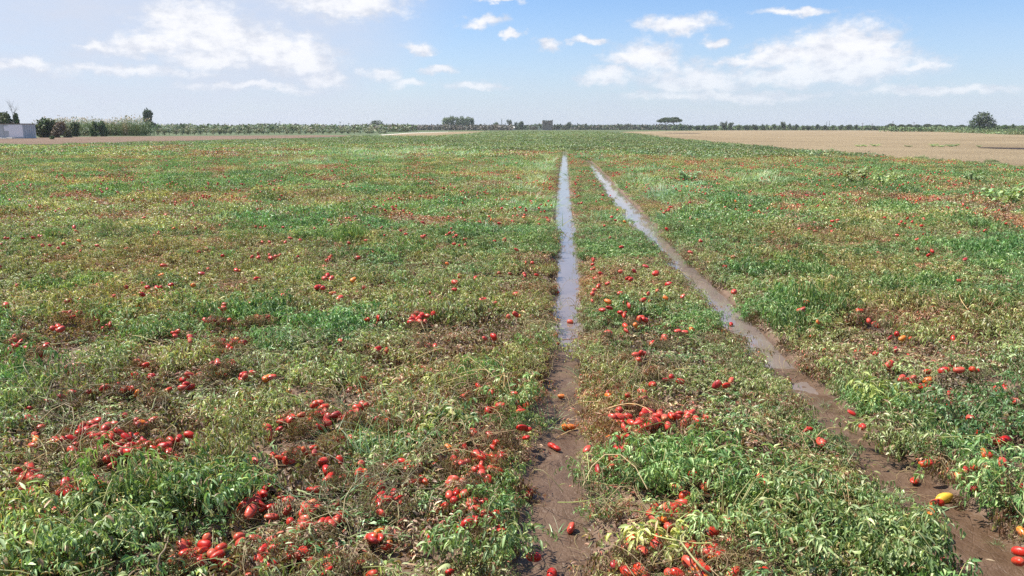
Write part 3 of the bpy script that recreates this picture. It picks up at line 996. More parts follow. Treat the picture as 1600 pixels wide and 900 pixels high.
# near vines
x, y = scatter(.9, 13.5, 23)
kind, px, py = choose(x, y)
rd = rut_dist(x, y)
edge = .12 + .13 * vnoise(x, y, 3.5, 171, 2)
cov = mindist_view(x, y)
keep = (rd > edge) & in_field(px, py)
keep &= ~((cov > .45) & (rng.uniform(0, 1, len(x)) < .50))
gap = vnoise(x, y, 1.7, 181, 2)
keep &= ~((gap < .26) & (rng.uniform(0, 1, len(x)) < .4))
kind = np.where((cov > .1) & (rng.uniform(0, 1, len(x)) < .45), 3, kind)
h = canopy(x, y) / .15
sxy = np.minimum(rng.uniform(.75, 1.12, len(x)), np.clip((rd - .03) / .28, .3, 9))
sz = h * rng.uniform(.75, 1.2, len(x)) * np.where(kind == 0, 1.25, np.where(kind == 3, .62, 1.0)) * (1 - .68 * cov) * np.clip((rd + .15) / .35, .55, 1)
sz = sz * np.where((rd < .6) & (x > rutx(LL, y)[0]) & (x < rutx(RL, y)[0]), .72, 1)
for i, k in enumerate(KN):
    s = keep & (kind == i)
    n = int(s.sum())
    S_v.put(k + '0', np.stack([x[s], y[s], ground_z(x[s], y[s])], 1), rotz(n, .08), np.stack([sxy[s], sxy[s], sz[s]], 1))
for T in (LL, RL):
    yy = rng.uniform(1.5, 12.5, 620); c, w = rutx(T, yy)
    w = w * 1.1 + .03
    xx = c + rng.choice([-1, 1], 620) * (w + rng.uniform(.05, .30, 620))
    s = (rut_dist(xx, yy) > .04) & (vnoise(xx, yy, 1.4, 444, 2) > .36)
    xx, yy = xx[s], yy[s]
    kd = choose(xx, yy)[0]
    kd = np.where(rng.uniform(0, 1, len(xx)) < .3, 3, kd)
    for i, k in enumerate(KN):
        s = kd == i
        a_ = rng.uniform(.35, .62, int(s.sum()))
        S_v.put(k + '0', np.stack([xx[s], yy[s], ground_z(xx[s], yy[s])], 1), rotz(int(s.sum()), .08), np.stack([a_, a_, a_ * rng.uniform(.8, 1.5, len(a_))], 1))
x, y = scatter(.9, 12, 11)
s = (rut_dist(x, y) > .10) & in_field(*proj(x, y))
x, y = x[s], y[s]
sc_ = np.minimum(rng.uniform(.7, 1.1, len(x)), np.clip((rut_dist(x, y) - .02) / .36, .2, 9))
S_v.put('lit', np.stack([x, y, ground_z(x, y) - .01], 1), rotz(len(x), .06), np.stack([sc_] * 2 + [rng.uniform(.6, 1.7, len(x))], 1))
# middle distance
x, y = scatter(12.5, 44, 4.2, 3.0)
kind, px, py = choose(x, y)
rd = rut_dist(x, y)
keep = (rd > .50 + .1 * vnoise(x, y, 2, 5, 1)) & in_field(px, py)
sxy = rng.uniform(.7, 1.05, len(x)) * np.clip((rd + .1) / .8, .5, 1)
sz = canopy(x, y) / .15 * rng.uniform(.8, 1.2, len(x)) * np.where(kind == 3, .75, 1) * np.where(rd < .9, .7, 1)
for i, k in enumerate(KN):
    s = keep & (kind == i)
    S_v.put(k + '1', np.stack([x[s], y[s], 0 * x[s]], 1), rotz(int(s.sum()), .05), np.stack([sxy[s], sxy[s], sz[s]], 1))
# strips hugging the ruts in the middle distance
for T in (LL, RL):
    yy = rng.uniform(9, T[-1, 0] + 2, 900); c, w = rutx(T, yy)
    xx = c + rng.choice([-1, 1], 900) * (w * 1.1 + rng.uniform(.20, .55, 900))
    s = rut_dist(xx, yy) > .18
    xx, yy = xx[s], yy[s]
    kd = choose(xx, yy)[0]
    for i, k in enumerate(KN):
        s = kd == i
        S_v.put(k + '0', np.stack([xx[s], yy[s], 0 * xx[s]], 1), rotz(int(s.sum()), .05), np.stack([rng.uniform(.6, .85, int(s.sum()))] * 2 + [rng.uniform(.4, .75, int(s.sum()))], 1))
# far
x, y = scatter(42, 125, .62, 6)
kind, px, py = choose(x, y)
keep = in_field(px, py) & (rut_dist(x, y) > 1.7)
line = np.where(px > 960, 240 + (px - 960) * .085, np.where(px < 700, 226 + (700 - px) * .004, 237.5))
farc = py < line + rng.normal(0, 2.0, len(x))
for i, k in enumerate(KN):
    s = keep & (kind == i) & ~farc
    S_f.put(k + '2', np.stack([x[s], y[s], 0 * x[s]], 1), rotz(int(s.sum())), rng.uniform(.75, 1.15, int(s.sum())))
s = keep & farc
S_f.put('far2', np.stack([x[s], y[s], 0 * x[s]], 1), rotz(int(s.sum())), rng.uniform(.8, 1.25, int(s.sum())))
x, y = scatter(42, 60, 2.2, 4)
s = (rut_dist(x, y) > .55) & (rut_dist(x, y) < 1.9)
S_f.put('green2', np.stack([x[s], y[s], 0 * x[s]], 1), rotz(int(s.sum())), rng.uniform(.25, .35, int(s.sum())))
x, y = scatter(118, 420, .045, 10)
px, py = proj(x, y)
s = in_field(px, py)
S_f.put('far3', np.stack([x[s], y[s], 0 * x[s]], 1), rotz(int(s.sum())), np.stack([rng.uniform(.75, 1.3, int(s.sum()))] * 2 + [rng.uniform(.3, .5, int(s.sum()))], 1))
# rough growth on the pasture at the far right
s = (px > 1425) & (py < np.interp(px, [1425, 1500, 1640, 2100], [204.4, 207, 212, 228])) & (px < 2100)
S_f.put('far3', np.stack([x[s], y[s], 0 * x[s]], 1), rotz(int(s.sum())), np.stack([rng.uniform(.75, 1.3, int(s.sum()))] * 2 + [rng.uniform(1.2, 2.4, int(s.sum()))], 1))

# ragged weedy margin of the ploughed field
x, y = scatter(26, 170, .8, 30)
px, py = proj(x, y)
eg = np.interp(px, EDGE_R[:, 0], EDGE_R[:, 1])
off = (eg + 3 - py) * y * y / (CAMH * F)        # metres beyond the edge of the crop
s = (px > 980) & (off > -1) & (rng.uniform(0, 1, len(x)) < .5 * np.exp(-np.abs(off) / 2.0))
S_f.put('green2', np.stack([x[s], y[s], 0 * x[s] + .02], 1), rotz(int(s.sum())), np.stack([rng.uniform(.15, .45, int(s.sum()))] * 2 + [rng.uniform(.3, 1.0, int(s.sum()))], 1))
# grass among the vines
x, y = scatter(1.0, 13.5, 26)
px, py = proj(x, y)
pg = spots(px, py, GRASS) + (vnoise(x, y, 1.1, 211, 3) - .66) * 2.6
rd = rut_dist(x, y)
s = (rng.uniform(0, .95, len(x)) < pg + .02) & (rd > .03) & (mindist_view(x, y) < .4)
S_g.put('g0', np.stack([x[s], y[s], ground_z(x[s], y[s])], 1), rotz(int(s.sum()), .15), rng.uniform(.6, 1.2, int(s.sum())))
s = (rd < .05) & (rd > -.08) & (rng.uniform(0, 1, len(x)) < .12)
S_g.put('g0', np.stack([x[s], y[s], ground_z(x[s], y[s])], 1), rotz(int(s.sum()), .15), rng.uniform(.2, .5, int(s.sum())))
x, y = scatter(11, 46, 3.0, 3)
px, py = proj(x, y)
pm, pg = spots(px, py, MINT), spots(px, py, GRASS) + (vnoise(x, y, .5, 231, 3) - .62) * 2
ok = (rut_dist(x, y) > .38) & in_field(px, py)
s = ok & (rut_dist(x, y) > .62) & (rng.uniform(0, .6, len(x)) < pm)
S_g.put('m1', np.stack([x[s], y[s], 0 * x[s] + .02], 1), rotz(int(s.sum()), .1), rng.uniform(.7, 1.15, int(s.sum())))
s = ok & (rng.uniform(.1, 1.1, len(x)) < pg)
S_g.put('g1', np.stack([x[s], y[s], 0 * x[s]], 1), rotz(int(s.sum()), .1), rng.uniform(.7, 1.15, int(s.sum())))
x, y = scatter(40, 75, .8, 6)
px, py = proj(x, y)
s = (rng.uniform(0, .8, len(x)) < spots(px, py, MINT)) & in_field(px, py) & (rut_dist(x, y) > 1.9) & (y < 70)
S_g.put('m2', np.stack([x[s], y[s], 0 * x[s] + .03], 1), rotz(int(s.sum()), .05), rng.uniform(.7, 1.1, int(s.sum())))

# dry stalks: everywhere a few, many over the bare spots, some lying on the mud
x, y = scatter(1.0, 12, 11)
px, py = proj(x, y)
pw = spots(px, py, WILT) + .22 + .5 * (mindist_view(x, y) > .2)
rd = rut_dist(x, y)
s = (rng.uniform(0, 1.3, len(x)) < pw) & (rd > .02)
z = ground_z(x, y) + np.where(rng.uniform(0, 1, len(x)) < .6, canopy(x, y) * .55, 0)
S_s.put('s', np.stack([x[s], y[s], z[s]], 1), rotz(int(s.sum()), .15), rng.uniform(.6, 1.25, int(s.sum())))
s = (rd <= .02) & (rng.uniform(0, 1, len(x)) < np.where(rd > -.08, .65, .16)) & (y < 6.3)
S_s.put('s', np.stack([x[s], y[s], ground_z(x[s], y[s]) - .004], 1), rotz(int(s.sum()), .02), np.stack([rng.uniform(.4, .8, int(s.sum())), rng.uniform(.4, .8, int(s.sum())), rng.uniform(.1, .35, int(s.sum()))], 1))

# leaves and stalks lying half across the fruit, and fruit deeper in the heaps
n = len(TPA)
s = rng.uniform(0, 1, n) < .62
q_ = TPA[s] + np.stack([rng.normal(0, .035, s.sum()), rng.uniform(-.07, -.02, s.sum()), rng.uniform(-.035, -.005, s.sum())], 1)
s2 = (rut_dist(q_[:, 0], q_[:, 1]) > .03)
q_ = q_[s2]
S_v.put('lit', q_, rotz(len(q_), .4), np.stack([rng.uniform(.14, .28, len(q_))] * 2 + [rng.uniform(.5, 1.0, len(q_))], 1))
s3 = rng.uniform(0, 1, len(q_)) < .5
s4 = rng.uniform(0, 1, len(q_)) < .55
S_v.put('wilt0', q_[s4] + [0, 0, -.03], rotz(int(s4.sum()), .3), np.stack([rng.uniform(.25, .45, int(s4.sum()))] * 2 + [rng.uniform(.3, .55, int(s4.sum()))], 1))
S_s.put('s', q_[s3] + [0, 0, .01], rotz(int(s3.sum()), .3), rng.uniform(.25, .55, int(s3.sum())))
q_ = TPA[TPA[:, 1] < 8]
q_ = np.concatenate([q_, q_])
q_ = q_ + np.stack([rng.normal(0, .055, len(q_)), rng.normal(.01, .06, len(q_)), -rng.uniform(.0, .03, len(q_))], 1)
q_ = q_[rut_dist(q_[:, 0], q_[:, 1]) > .06]
S_t.put('t', q_, np.stack([rng.uniform(0, 6.28, len(q_)), rng.normal(0, .5, len(q_)), rng.uniform(0, 6.28, len(q_))], 1), rng.uniform(.75, 1.0, len(q_)))
# uncounted tomatoes
x, y = scatter(2.0, 50, 12, 2)
px, py = proj(x, y)
cl = vnoise(x, y, 1.6, 301, 2)
cl2 = vnoise(x, y, .25, 321, 2)
cl3 = vnoise(x, y, .7, 331, 2)
pr = (.14 + spots(px, py, REDS)) * np.clip((cl - .51) * 7, 0, 1) * np.clip((cl3 - .41) * 6, 0, 1.3) * np.where(y > 9, 8.0, 3.0)
s = (rng.uniform(0, 1, len(x)) < pr) & (rut_dist(x, y) > .15) & in_field(px, py)
z = np.where(y < 6, rng.uniform(.035, .09, len(x)), canopy(x, y) * rng.uniform(.65, 1.2, len(x)) + np.clip((y - 8) * .002, 0, .04))
n = int(s.sum())
S_t.put('t', np.stack([x[s], y[s], z[s]], 1), np.stack([rng.uniform(0, 6.28, n), rng.normal(0, .4, n), rng.uniform(0, 6.28, n)], 1), rng.uniform(.7, 1.0, n))
pp = np.array([G(f_[0], f_[1], .14) for f_ in drop])
if len(pp):
    S_t.put('t', pp, rotz(len(pp), .3), np.full(len(pp), 1.15))
print('uncounted tomatoes', n, 'listed', len(TP))

S_v.build('sprawling tomato vines with curled green and yellowing leaves covering the field', 'tomato vines')
S_g.build('fine green grass growing through the vines and beside the ruts', 'grass')
S_s.build('dry straw coloured stalks tangled among the vines and on the mud', 'dry stalks')
S_t.build('small red tomatoes scattered through the farther vines', 'tomatoes')
S_f.build('low green crop covering the far part of the field', 'crop')


# ------------------------------------------------------------------ trees
def dist_of(base_py):
    return CAMH * F / (base_py - HOR)


def crown_mesh(lobes, n, size, cols, seed, shell=.55):
    """Leaf clumps through several ellipsoids: (x, y, z, rx, ry, rz)."""
    global rng
    keep_, rng = rng, np.random.default_rng(seed)
    g = Geo()
    vol = np.array([l[3] * l[4] * l[5] for l in lobes]) ** .67
    ch = rng.choice(len(lobes), n, p=vol / vol.sum())
    Lb = np.array(lobes)[ch]
    d = rng.normal(0, 1, (n, 3)); d /= np.linalg.norm(d, axis=1)[:, None]
    r = rng.uniform(shell, 1.06, n)[:, None]
    P = Lb[:, :3] + d * r * Lb[:, 3:6]
    hole = vnoise(P[:, 0] * 5 + 20, P[:, 2] * 5 + P[:, 1] * 3 + 30, 2.4, seed, 2)
    P = P[(hole > (.34 if n == 2600 else .0 if n >= 900 else .22))]
    n = len(P)
    c0 = np.array(cols)[rng.choice(len(cols), n)] * (1 + rng.normal(0, .15, (n, 1))).clip(.6, 1.5)
    leaves(g, P, rng.uniform(0, 6.28, n), rng.normal(.2, .7, n), size * rng.uniform(.6, 1.4, n), size * .75 * rng.uniform(.6, 1.3, n), rng.uniform(0, 1, n), rng.normal(0, .8, n), .3, c0)
    rng = keep_
    return g.mesh('crown', M_tree)


def trunk_mesh(h, r, forks, seed, spread=.25, top=.6):
    rr = np.random.default_rng(seed)
    g = Geo()
    lean = rr.normal(0, .03, 2)
    tube(g, [(lean[0] * t_, lean[1] * t_, h * t_ - .02) for t_ in np.linspace(0, 1, 4)], r, r * .65, (1, 1, 1), 7)
    for i in range(forks):
        a = rr.uniform(0, 6.28); s = spread * rr.uniform(.5, 1.1)
        tube(g, [(lean[0], lean[1], h * .92), (s * .5 * math.cos(a), s * .5 * math.sin(a), h + (top - h) * .5), (s * math.cos(a), s * math.sin(a), top)], r * .5, r * .15, (1, 1, 1), 5)
    return g.mesh('trunk', M_trunk)


DK = [(.035, .062, .028), (.050, .085, .035), (.070, .105, .045)]
MG = [(.08, .13, .045), (.11, .17, .06), (.15, .20, .08)]
OL = [(.20, .24, .14), (.27, .31, .19), (.14, .18, .09), (.34, .38, .26)]
GB = [(.14, .125, .10), (.18, .16, .125), (.10, .10, .07)]
rr = random.Random(3)


def lobes_round(n, seed, w=.5, z0=.35, z1=1.0, flat=1.0):
    q = random.Random(seed); out = []
    for i in range(n):
        a, r = q.uniform(0, 6.28), q.uniform(.0, .62) * w
        zz = q.uniform(z0 + .14, z1 - .16)
        k = math.sqrt(max(.15, 1 - ((zz - (z0 + z1) / 2) / ((z1 - z0) / 2 + .01)) ** 2))
        out.append((r * math.cos(a) * (.5 + k), r * math.sin(a) * (.5 + k), zz, .46 * w * q.uniform(.75, 1.1), .46 * w, (z1 - z0) * .27 * q.uniform(.8, 1.1) * flat))
    return out


KINDS = {
    'oak': [(crown_mesh([(0, 0, .78, .34, .34, .20), (-.12, .1, .55, .30, .3, .16), (.20, -.1, .30, .40, .36, .17), (-.1, 0, .22, .25, .25, .15)] if i == 0 else lobes_round(12, 11, .5, .06), 2400, .09, DK, 20 + i), trunk_mesh(.3, .04, 4, i)) for i in range(2)],
    'dome': [(crown_mesh([(.26 * math.cos(a) , .26 * math.sin(a), .42, .24, .24, .26) for a in (0, 1.05, 2.1, 3.14, 4.2, 5.2)] + [(0, 0, .66, .34, .34, .30), (.15, .1, .72, .2, .2, .2)], 2600, .058, DK, 26), trunk_mesh(.3, .04, 4, 3))],
    'green': [(crown_mesh(lobes_round(8, 30 + i, .5, .12), 900, .10, MG, 40 + i), trunk_mesh(.25, .03, 3, i)) for i in range(3)],
    'dark': [(crown_mesh(lobes_round(7, 50 + i, .5, .06), 1000, .10, DK, 60 + i), trunk_mesh(.25, .03, 3, i)) for i in range(4)],
    'olive': [(crown_mesh(lobes_round(7, 70 + i, .52, .08), 420, .10, OL, 80 + i), trunk_mesh(.22, .04, 3, i)) for i in range(4)],
    'poplar': [(crown_mesh([(q_.uniform(-.12, .12), q_.uniform(-.12, .12), .25 + .13 * j, .36, .36, .14) for j in range(6)], 900, .10, MG, 90 + i), trunk_mesh(.25, .03, 2, i)) for i, q_ in enumerate([random.Random(1), random.Random(2), random.Random(3)])],
    'cypress': [(crown_mesh([(0, 0, .12 + .14 * j, .42 * (1 - .10 * j), .42 * (1 - .10 * j), .12) for j in range(7)], 340, .09, DK, 95 + i), trunk_mesh(.2, .05, 0, i)) for i in range(2)],
    'grey': [(crown_mesh(lobes_round(7, 100 + i, .5, .08), 380, .10, GB, 110 + i), trunk_mesh(.3, .03, 4, i)) for i in range(3)],
}
# umbrella pine: a flat dome of needles on a bare trunk that forks high
UP = []
for i in range(2):
    q_ = random.Random(7 + i)
    lb = [(0.36 * math.cos(a), .36 * math.sin(a), .70 + q_.uniform(-.02, .03), .17, .17, .10) for a in np.linspace(0, 6.28, 9)[:-1]]
    lb += [(0.17 * math.cos(a), .17 * math.sin(a), .82 + q_.uniform(-.02, .02), .19, .19, .12) for a in np.linspace(0, 6.28, 6)[:-1]] + [(0, 0, .86, .2, .2, .12)]
    UP.append((crown_mesh(lb, 2400, .065, [(.055, .085, .030), (.075, .110, .040), (.045, .07, .025)], 130 + i, .3), trunk_mesh(.5, .022, 7, 9 + i, .33, .70)))
KINDS['pine'] = UP


def tree(name, kind, px, D, top_py, wpx, label, cat='tree', group=None, var=None):
    crown, trunk = KINDS[kind][rr.randrange(len(KINDS[kind])) if var is None else var]
    x, y, _ = at(px, D)
    H = (HOR - top_py) / F * D + CAMH
    Wd = wpx / F * D
    t_ = thing(name, label, cat, (x, y, 0), rr.uniform(0, 6.28), group)
    t_.scale = (Wd, Wd, H)
    for nm, me in (('crown', crown), ('trunk', trunk)):
        o = link(nm, me, t_)
    return t_


tree('leafy_tree', 'oak', 233, 330, 172, 20, 'tall uneven dark tree standing alone above the olive row', var=0).rotation_euler[2] = 0
tree('leafy_tree', 'dome', 590, 420, 187.5, 27, 'round dark tree rising alone from the scrub line left of the poplars')
tree('leafy_tree', 'green', 643, 380, 196, 13, 'small round green tree beside the far bare field')
tree('leafy_tree', 'dome', 1533, 310, 174.5, 38, 'big round dark tree standing alone over the pasture')
for i, (x, tp, w) in enumerate([(697, 184.5, 15), (706, 183, 13), (715, 184.5, 12), (723, 183.5, 12), (731, 184.5, 12), (738, 185.5, 9)]):
    tree('leafy_tree', 'poplar', x, 640, tp, w, '%s tree from left in the tight grove of pale green trees' % ordinal(i), group='grove of tall pale green trees')
for x, tp, w, k, nm, lab in [(775, 190, 14, 'green', 'leafy_tree', 'round mid green tree leftmost beside the ruined tower group'), (784, 187, 4, 'cypress', 'cypress_tree', 'thin dark cypress beside a round tree, left of the tower'),
                             (790, 193, 5, 'cypress', 'cypress_tree', 'low dark cypress just right of the thin tall one'), (797, 188, 10, 'dark', 'leafy_tree', 'dark upright tree above the little white shed'),
                             (805, 191.5, 6, 'dark', 'leafy_tree', 'narrow dark tree right of the upright one by the shed'), (815, 189.5, 13, 'dark', 'leafy_tree', 'broad dark tree between the white shed and the ruined tower'),
                             (843, 192, 9, 'green', 'leafy_tree', 'green tree touching the left side of the ruined tower'), (888, 190, 8, 'dark', 'leafy_tree', 'pointed dark tree right of the ruined tower'),
                             (870, 195, 9, 'dark', 'shrub', 'low dark bush against the right side of the ruined tower'), (833, 197, 12, 'grey', 'shrub', 'low grey scrub left of the ruined tower')]:
    tree(nm, k, x, 610, tp, w, lab, 'shrub' if nm == 'shrub' else 'tree')
tree('umbrella_pine', 'pine', 1041, 560, 183.5, 30, 'larger left umbrella pine of the joined pair', 'pine tree', var=0)
tree('umbrella_pine', 'pine', 1053, 565, 183, 24, 'smaller right umbrella pine of the joined pair', 'pine tree', var=1)
# row of trees behind the ploughed field
row = [(1064, 193, 8), (1078, 195, 8), (1089, 196, 8), (1100, 194.5, 6), (1107, 196, 8), (1116, 195, 7), (1131, 190, 10), (1141, 192, 9), (1154, 194, 11), (1167, 194.5, 10), (1180, 195, 10), (1195, 193.8, 9), (1209, 193.2, 9),
       (1224, 191, 10), (1234, 193, 6), (1243, 194, 9), (1254, 195, 8), (1263, 196, 8), (1276, 194.5, 7), (1288, 195.5, 8), (1301, 195, 8), (1313, 194.5, 8), (1326, 195, 9), (1338, 194.5, 7), (1352, 196, 9), (1366, 196, 8)]
for i, (x, tp, w) in enumerate(row):
    tree('leafy_tree', 'dark' if i % 4 else 'green', x, 520 + rr.uniform(-12, 12), tp, w, 'small dark tree, %s from left, in the thin row behind the ploughed field' % ordinal(i), group='small trees in the row behind the ploughed field')
for i, (x, tp) in enumerate(((1135, 189), (1291, 191), (1295, 190))):
    tree('cypress_tree', 'cypress', x, 525, tp, 2.6, 'slim cypress standing up out of the far tree row, %s from left' % ordinal(i), group='slim cypresses in the far tree row')
for i, (x, w, tp) in enumerate([(1392, 14, 192.5), (1408, 12, 194), (1420, 10, 193.5), (1432, 13, 194), (1449, 14, 193), (1466, 15, 194), (1483, 12, 195), (1502, 12, 194.5), (1515, 10, 195)]):
    tree('umbrella_pine', 'pine', x, 480 + rr.uniform(-8, 8), tp - .6, w, 'low umbrella pine, %s from left, in the far line beyond the pasture' % ordinal(i), 'pine tree', 'low umbrella pines beyond the pasture').scale[2] *= .92
for i, (x, tp, w) in enumerate([(1556, 193.5, 12), (1570, 194.5, 11), (1584, 194, 9), (1596, 195, 12), (1618, 194, 14), (1640, 193, 16)]):
    tree('leafy_tree', 'green', x, 340, tp, w, 'low green tree, %s rightward of the big round tree' % ordinal(i), group='low trees right of the big round tree')
# young olives along the edge of the bare field
for i in range(52):
    px = 112 + i * 9.6 + rr.uniform(-1.5, 1.5)
    D = np.interp(px, [110, 620], [162, 250])
    tree('olive_tree', 'olive', px, D + rr.uniform(-2, 2), np.interp(px, [110, 300, 620], [199.5, 199.5, 203.0]) + rr.uniform(-.8, .8), rr.uniform(12.5, 15), 'grey green young olive tree, %s from left in the row edging the bare field' % ordinal(i), 'olive tree', 'young olive trees edging the bare field')
for i in range(30):
    px = 250 + i * 11.5 + rr.uniform(-3, 3)
    tree('olive_tree', 'olive' if i % 3 else 'green', px, 300 + rr.uniform(-5, 5), np.interp(px, [250, 600], [194.3, 198.5]) + rr.uniform(-.8, .8), rr.uniform(11, 15), 'hazy grey green tree behind the young olives, %s from left' % ordinal(i), 'tree', 'trees behind the young olive row')


def band(name, px0, px1, D, depth, top, bot_w, cols, label, cat, n, size=1.1, wav=.35):
    """A far wood that reads as one mass: leaf clumps through a long low volume."""
    g = Geo()
    x0, x1 = at(px0, D)[0], at(px1, D)[0]
    xs = rng.uniform(x0, x1, n); ys_ = D + rng.uniform(0, depth, n)
    H = (HOR - top) / F * D + CAMH
    hh = H * (1 - wav + 2 * wav * vnoise(xs, ys_ * .3, .12, int(px0) % 97, 3))
    P = np.stack([xs, ys_, hh * rng.uniform(0, 1, n) ** .6], 1)
    c0 = np.array(cols)[rng.choice(len(cols), n)] * (1 + rng.normal(0, .18, (n, 1))).clip(.6, 1.5)
    leaves(g, P, rng.uniform(0, 6.28, n), rng.normal(.2, .6, n), size * rng.uniform(.6, 1.4, n), size * .7, rng.uniform(0, 1, n), rng.normal(0, .8, n), .3, c0)
    return link(name, g.mesh(name, M_tree), kind='stuff', label=label, category=cat)


band('woodland', 110, 640, 345, 30, 196.2, 0, MG + OL + GB, 'far mixed wood behind the olive trees on the left side', 'woodland', 9000, 1.1)
band('bare_woodland', 606, 800, 560, 40, 196.8, 0, GB, 'grey brown leafless wood along the horizon under the green grove', 'woodland', 6000, 1.5, .2)
band('far_woodland', 795, 1075, 660, 40, 196.3, 0, GB + DK + DK, 'low hazy wood along the horizon beside the ruined tower', 'woodland', 8000, 1.6, .3)
band('hedge_line', 1060, 1720, 560, 30, 197.6, 0, DK + MG, 'low green scrub under the row of small trees', 'scrub', 12000, 1.3, .25)
band('pasture_edge', 1395, 1760, 350, 14, 199.0, 0, MG, 'tall rough green growth along the top of the pasture', 'scrub', 5000, .8, .3)


# reeds, bushes, hut on the far left
def reed_bed(name, px0, px1, D, depth, top, n, label):
    g = Geo()
    x0, x1 = at(px0, D)[0], at(px1, D)[0]
    xs = rng.uniform(x0, x1, n); ys_ = D + rng.uniform(0, depth, n)
    H = ((HOR - top) / F * D + CAMH) * (.72 + .5 * vnoise(xs, ys_, .35, 77, 2))
    H = H * rng.uniform(.75, 1.1, n)
    P = np.stack([xs, ys_, 0 * xs], 1)
    tan = vnoise(xs, ys_, .25, 78, 2) > .70
    cg = np.array([(.16, .23, .09), (.22, .29, .13), (.11, .17, .06)])[rng.choice(3, n)]
    ct = np.array([(.30, .25, .15), (.24, .19, .11), (.20, .20, .10)])[rng.choice(3, n)]
    c0 = np.where(tan[:, None], ct, cg)
    leaves(g, P, rng.uniform(0, 6.28, n), 1.5, H, .06, rng.uniform(0, .35, n), 0, .3, c0, GW)
    for k_ in range(4):
        Q = P + np.stack([0 * xs, 0 * xs, H * rng.uniform(.25, .95, n)], 1)
        leaves(g, Q, rng.uniform(0, 6.28, n), rng.uniform(.2, 1.1, n), .75, .075, 1.3, rng.normal(0, .4, n), .3, c0 * 1.1)
    s = rng.uniform(0, 1, n) < .35
    leaves(g, P[s] + np.stack([0 * xs, 0 * xs, H], 1)[s], rng.uniform(0, 6.28, s.sum()), 1.3, .55, .20, .9, 0, .2, np.tile((.36, .31, .22), (int(s.sum()), 1)))
    return link(name, g.mesh(name, M_tree), kind='stuff', label=label, category='reeds')


reed_bed('reeds', 48, 215, 172, 9, 187.5, 1800, 'tall giant reeds with tan plumes growing behind the bushes')
KINDS['bush'] = [(crown_mesh(lobes_round(10, 200 + i, .55, -.05, 1.0), 1900, .12, c_, 210 + i, .4), trunk_mesh(.35, .04, 6, 200 + i, .35, .7))
                 for i, c_ in enumerate([DK + [(.08, .10, .03), (.13, .16, .05), (.10, .14, .05)], [(.14, .10, .07), (.19, .15, .10), (.10, .075, .05)], MG, [(.20, .21, .12), (.15, .17, .09), (.25, .26, .15)]])]
for x, D, tp, w, v_, lab in [(73, 140, 184.5, 31, 0, 'big dark green bush touching the end of the metal hut'), (92, 139, 191, 22, 1, 'brown withered bush on the right of the big dark bush'),
                             (105, 141, 197, 13, 3, 'pale grey scrub beside the brown withered bush'), (82, 118, 211.5, 8, 2, 'small round green shrub in front of the dark bush'),
                             (118, 158, 190, 15, 0, 'dark upright bush between the reeds and the brown bush'), (146, 160, 189, 18, 2, 'broad leaved green bush at the start of the olive row'),
                             (160, 161, 188.5, 14, 2, 'lighter green bush rising out of the reeds'), (12, 165, 175, 22, 0, 'dark tree top above the left end of the hut roof'),
                             (-8, 165, 172, 26, 0, 'dark tree cut by the photo edge behind the hut'), (28, 166, 176, 13, 0, 'dark narrow tree behind the hut, under the bare branches')]:
    tree('shrub' if tp > 180 else 'leafy_tree', 'bush', x, D, tp, w, lab, 'bush' if tp > 180 else 'tree', None, v_)
# bare tree
g = Geo(); q_ = np.random.default_rng(4)
x, y, _ = at(27, 164)
H = (HOR - 160) / F * 164 + CAMH


def branch(p, d, L_, r, dep):
    pts = [p]; dd = np.array(d, float)
    for i in range(4):
        dd = dd + q_.normal(0, .10, 3); dd /= np.linalg.norm(dd)
        pts.append(pts[-1] + dd * L_ / 4)
    tube(g, pts, r, r * .55, (1, 1, 1), 5)
    if dep:
        for i in range(4):
            nd = dd + q_.normal(0, .38, 3); nd[2] = abs(nd[2]) + .2; nd /= np.linalg.norm(nd)
            branch(pts[int(q_.integers(2, 5))], nd, L_ * .62, r * .5, dep - 1)


branch(np.array([0, 0, 0.]), (0, 0, 1), H * .50, .07, 3)
t_ = thing('bare_tree', 'leafless pale tree sticking up behind the metal hut', 'tree', (x, y, 0))
link('trunk', g.mesh('trunk', plain('dead_wood', (.30, .27, .24), .9)), t_)


# ------------------------------------------------------------------ buildings
def box(g, x0, x1, y0, y1, z0, z1, c=(1, 1, 1)):
    v = [(x0, y0, z0), (x1, y0, z0), (x1, y1, z0), (x0, y1, z0), (x0, y0, z1), (x1, y0, z1), (x1, y1, z1), (x0, y1, z1)]
    g.add(v, [(0, 3, 2, 1), (4, 5, 6, 7), (0, 1, 5, 4), (1, 2, 6, 5), (2, 3, 7, 6), (3, 0, 4, 7)], c)


def part(name, parent, m_, *boxes):
    g = Geo()
    for b in boxes:
        box(g, *b)
    return link(name, g.mesh(name, m_, False), parent)


D = 127.0
xl, xr = at(-90, D)[0], at(37.5, D)[0]
hut = thing('metal_hut', 'low flat roofed pale grey hut at the left photo edge beside the dark bush', 'hut', (xl, D, 0))
Wd = xr - xl
Mw, Mp, Mr = plain('grey_sheet_wall', (.50, .54, .55), .6, .1, 1.2, .14), plain('pale_panel', (.86, .87, .90), .5, 0, 2, .04), plain('rusty_roof', (.18, .14, .12), .8, .2, 3)
part('wall', hut, Mw, (0, Wd, 0, 3.4, -.05, 2.25))
k = D / F
part('panel', hut, Mp, (Wd - 22 * k, Wd - .03, -.03, -.003, .25, 2.12), (Wd - 28.5 * k, Wd - 22 * k, -.03, -.003, 1.2, 1.95))
part('roof', hut, Mr, (-.1, Wd + .10, -.10, 3.5, 2.251, 2.35))
for i in range(5):
    part('rib', hut, Mw, (Wd + .003, Wd + .04, .5 + i * .6, .56 + i * .6, .0, 2.24))
for i in range(4):
    part('rib', hut, Mw, (Wd - (30 + i * 12) * k, Wd - (30 + i * 12) * k + .05, -.05, -.003, .0, 2.24))
g = Geo()
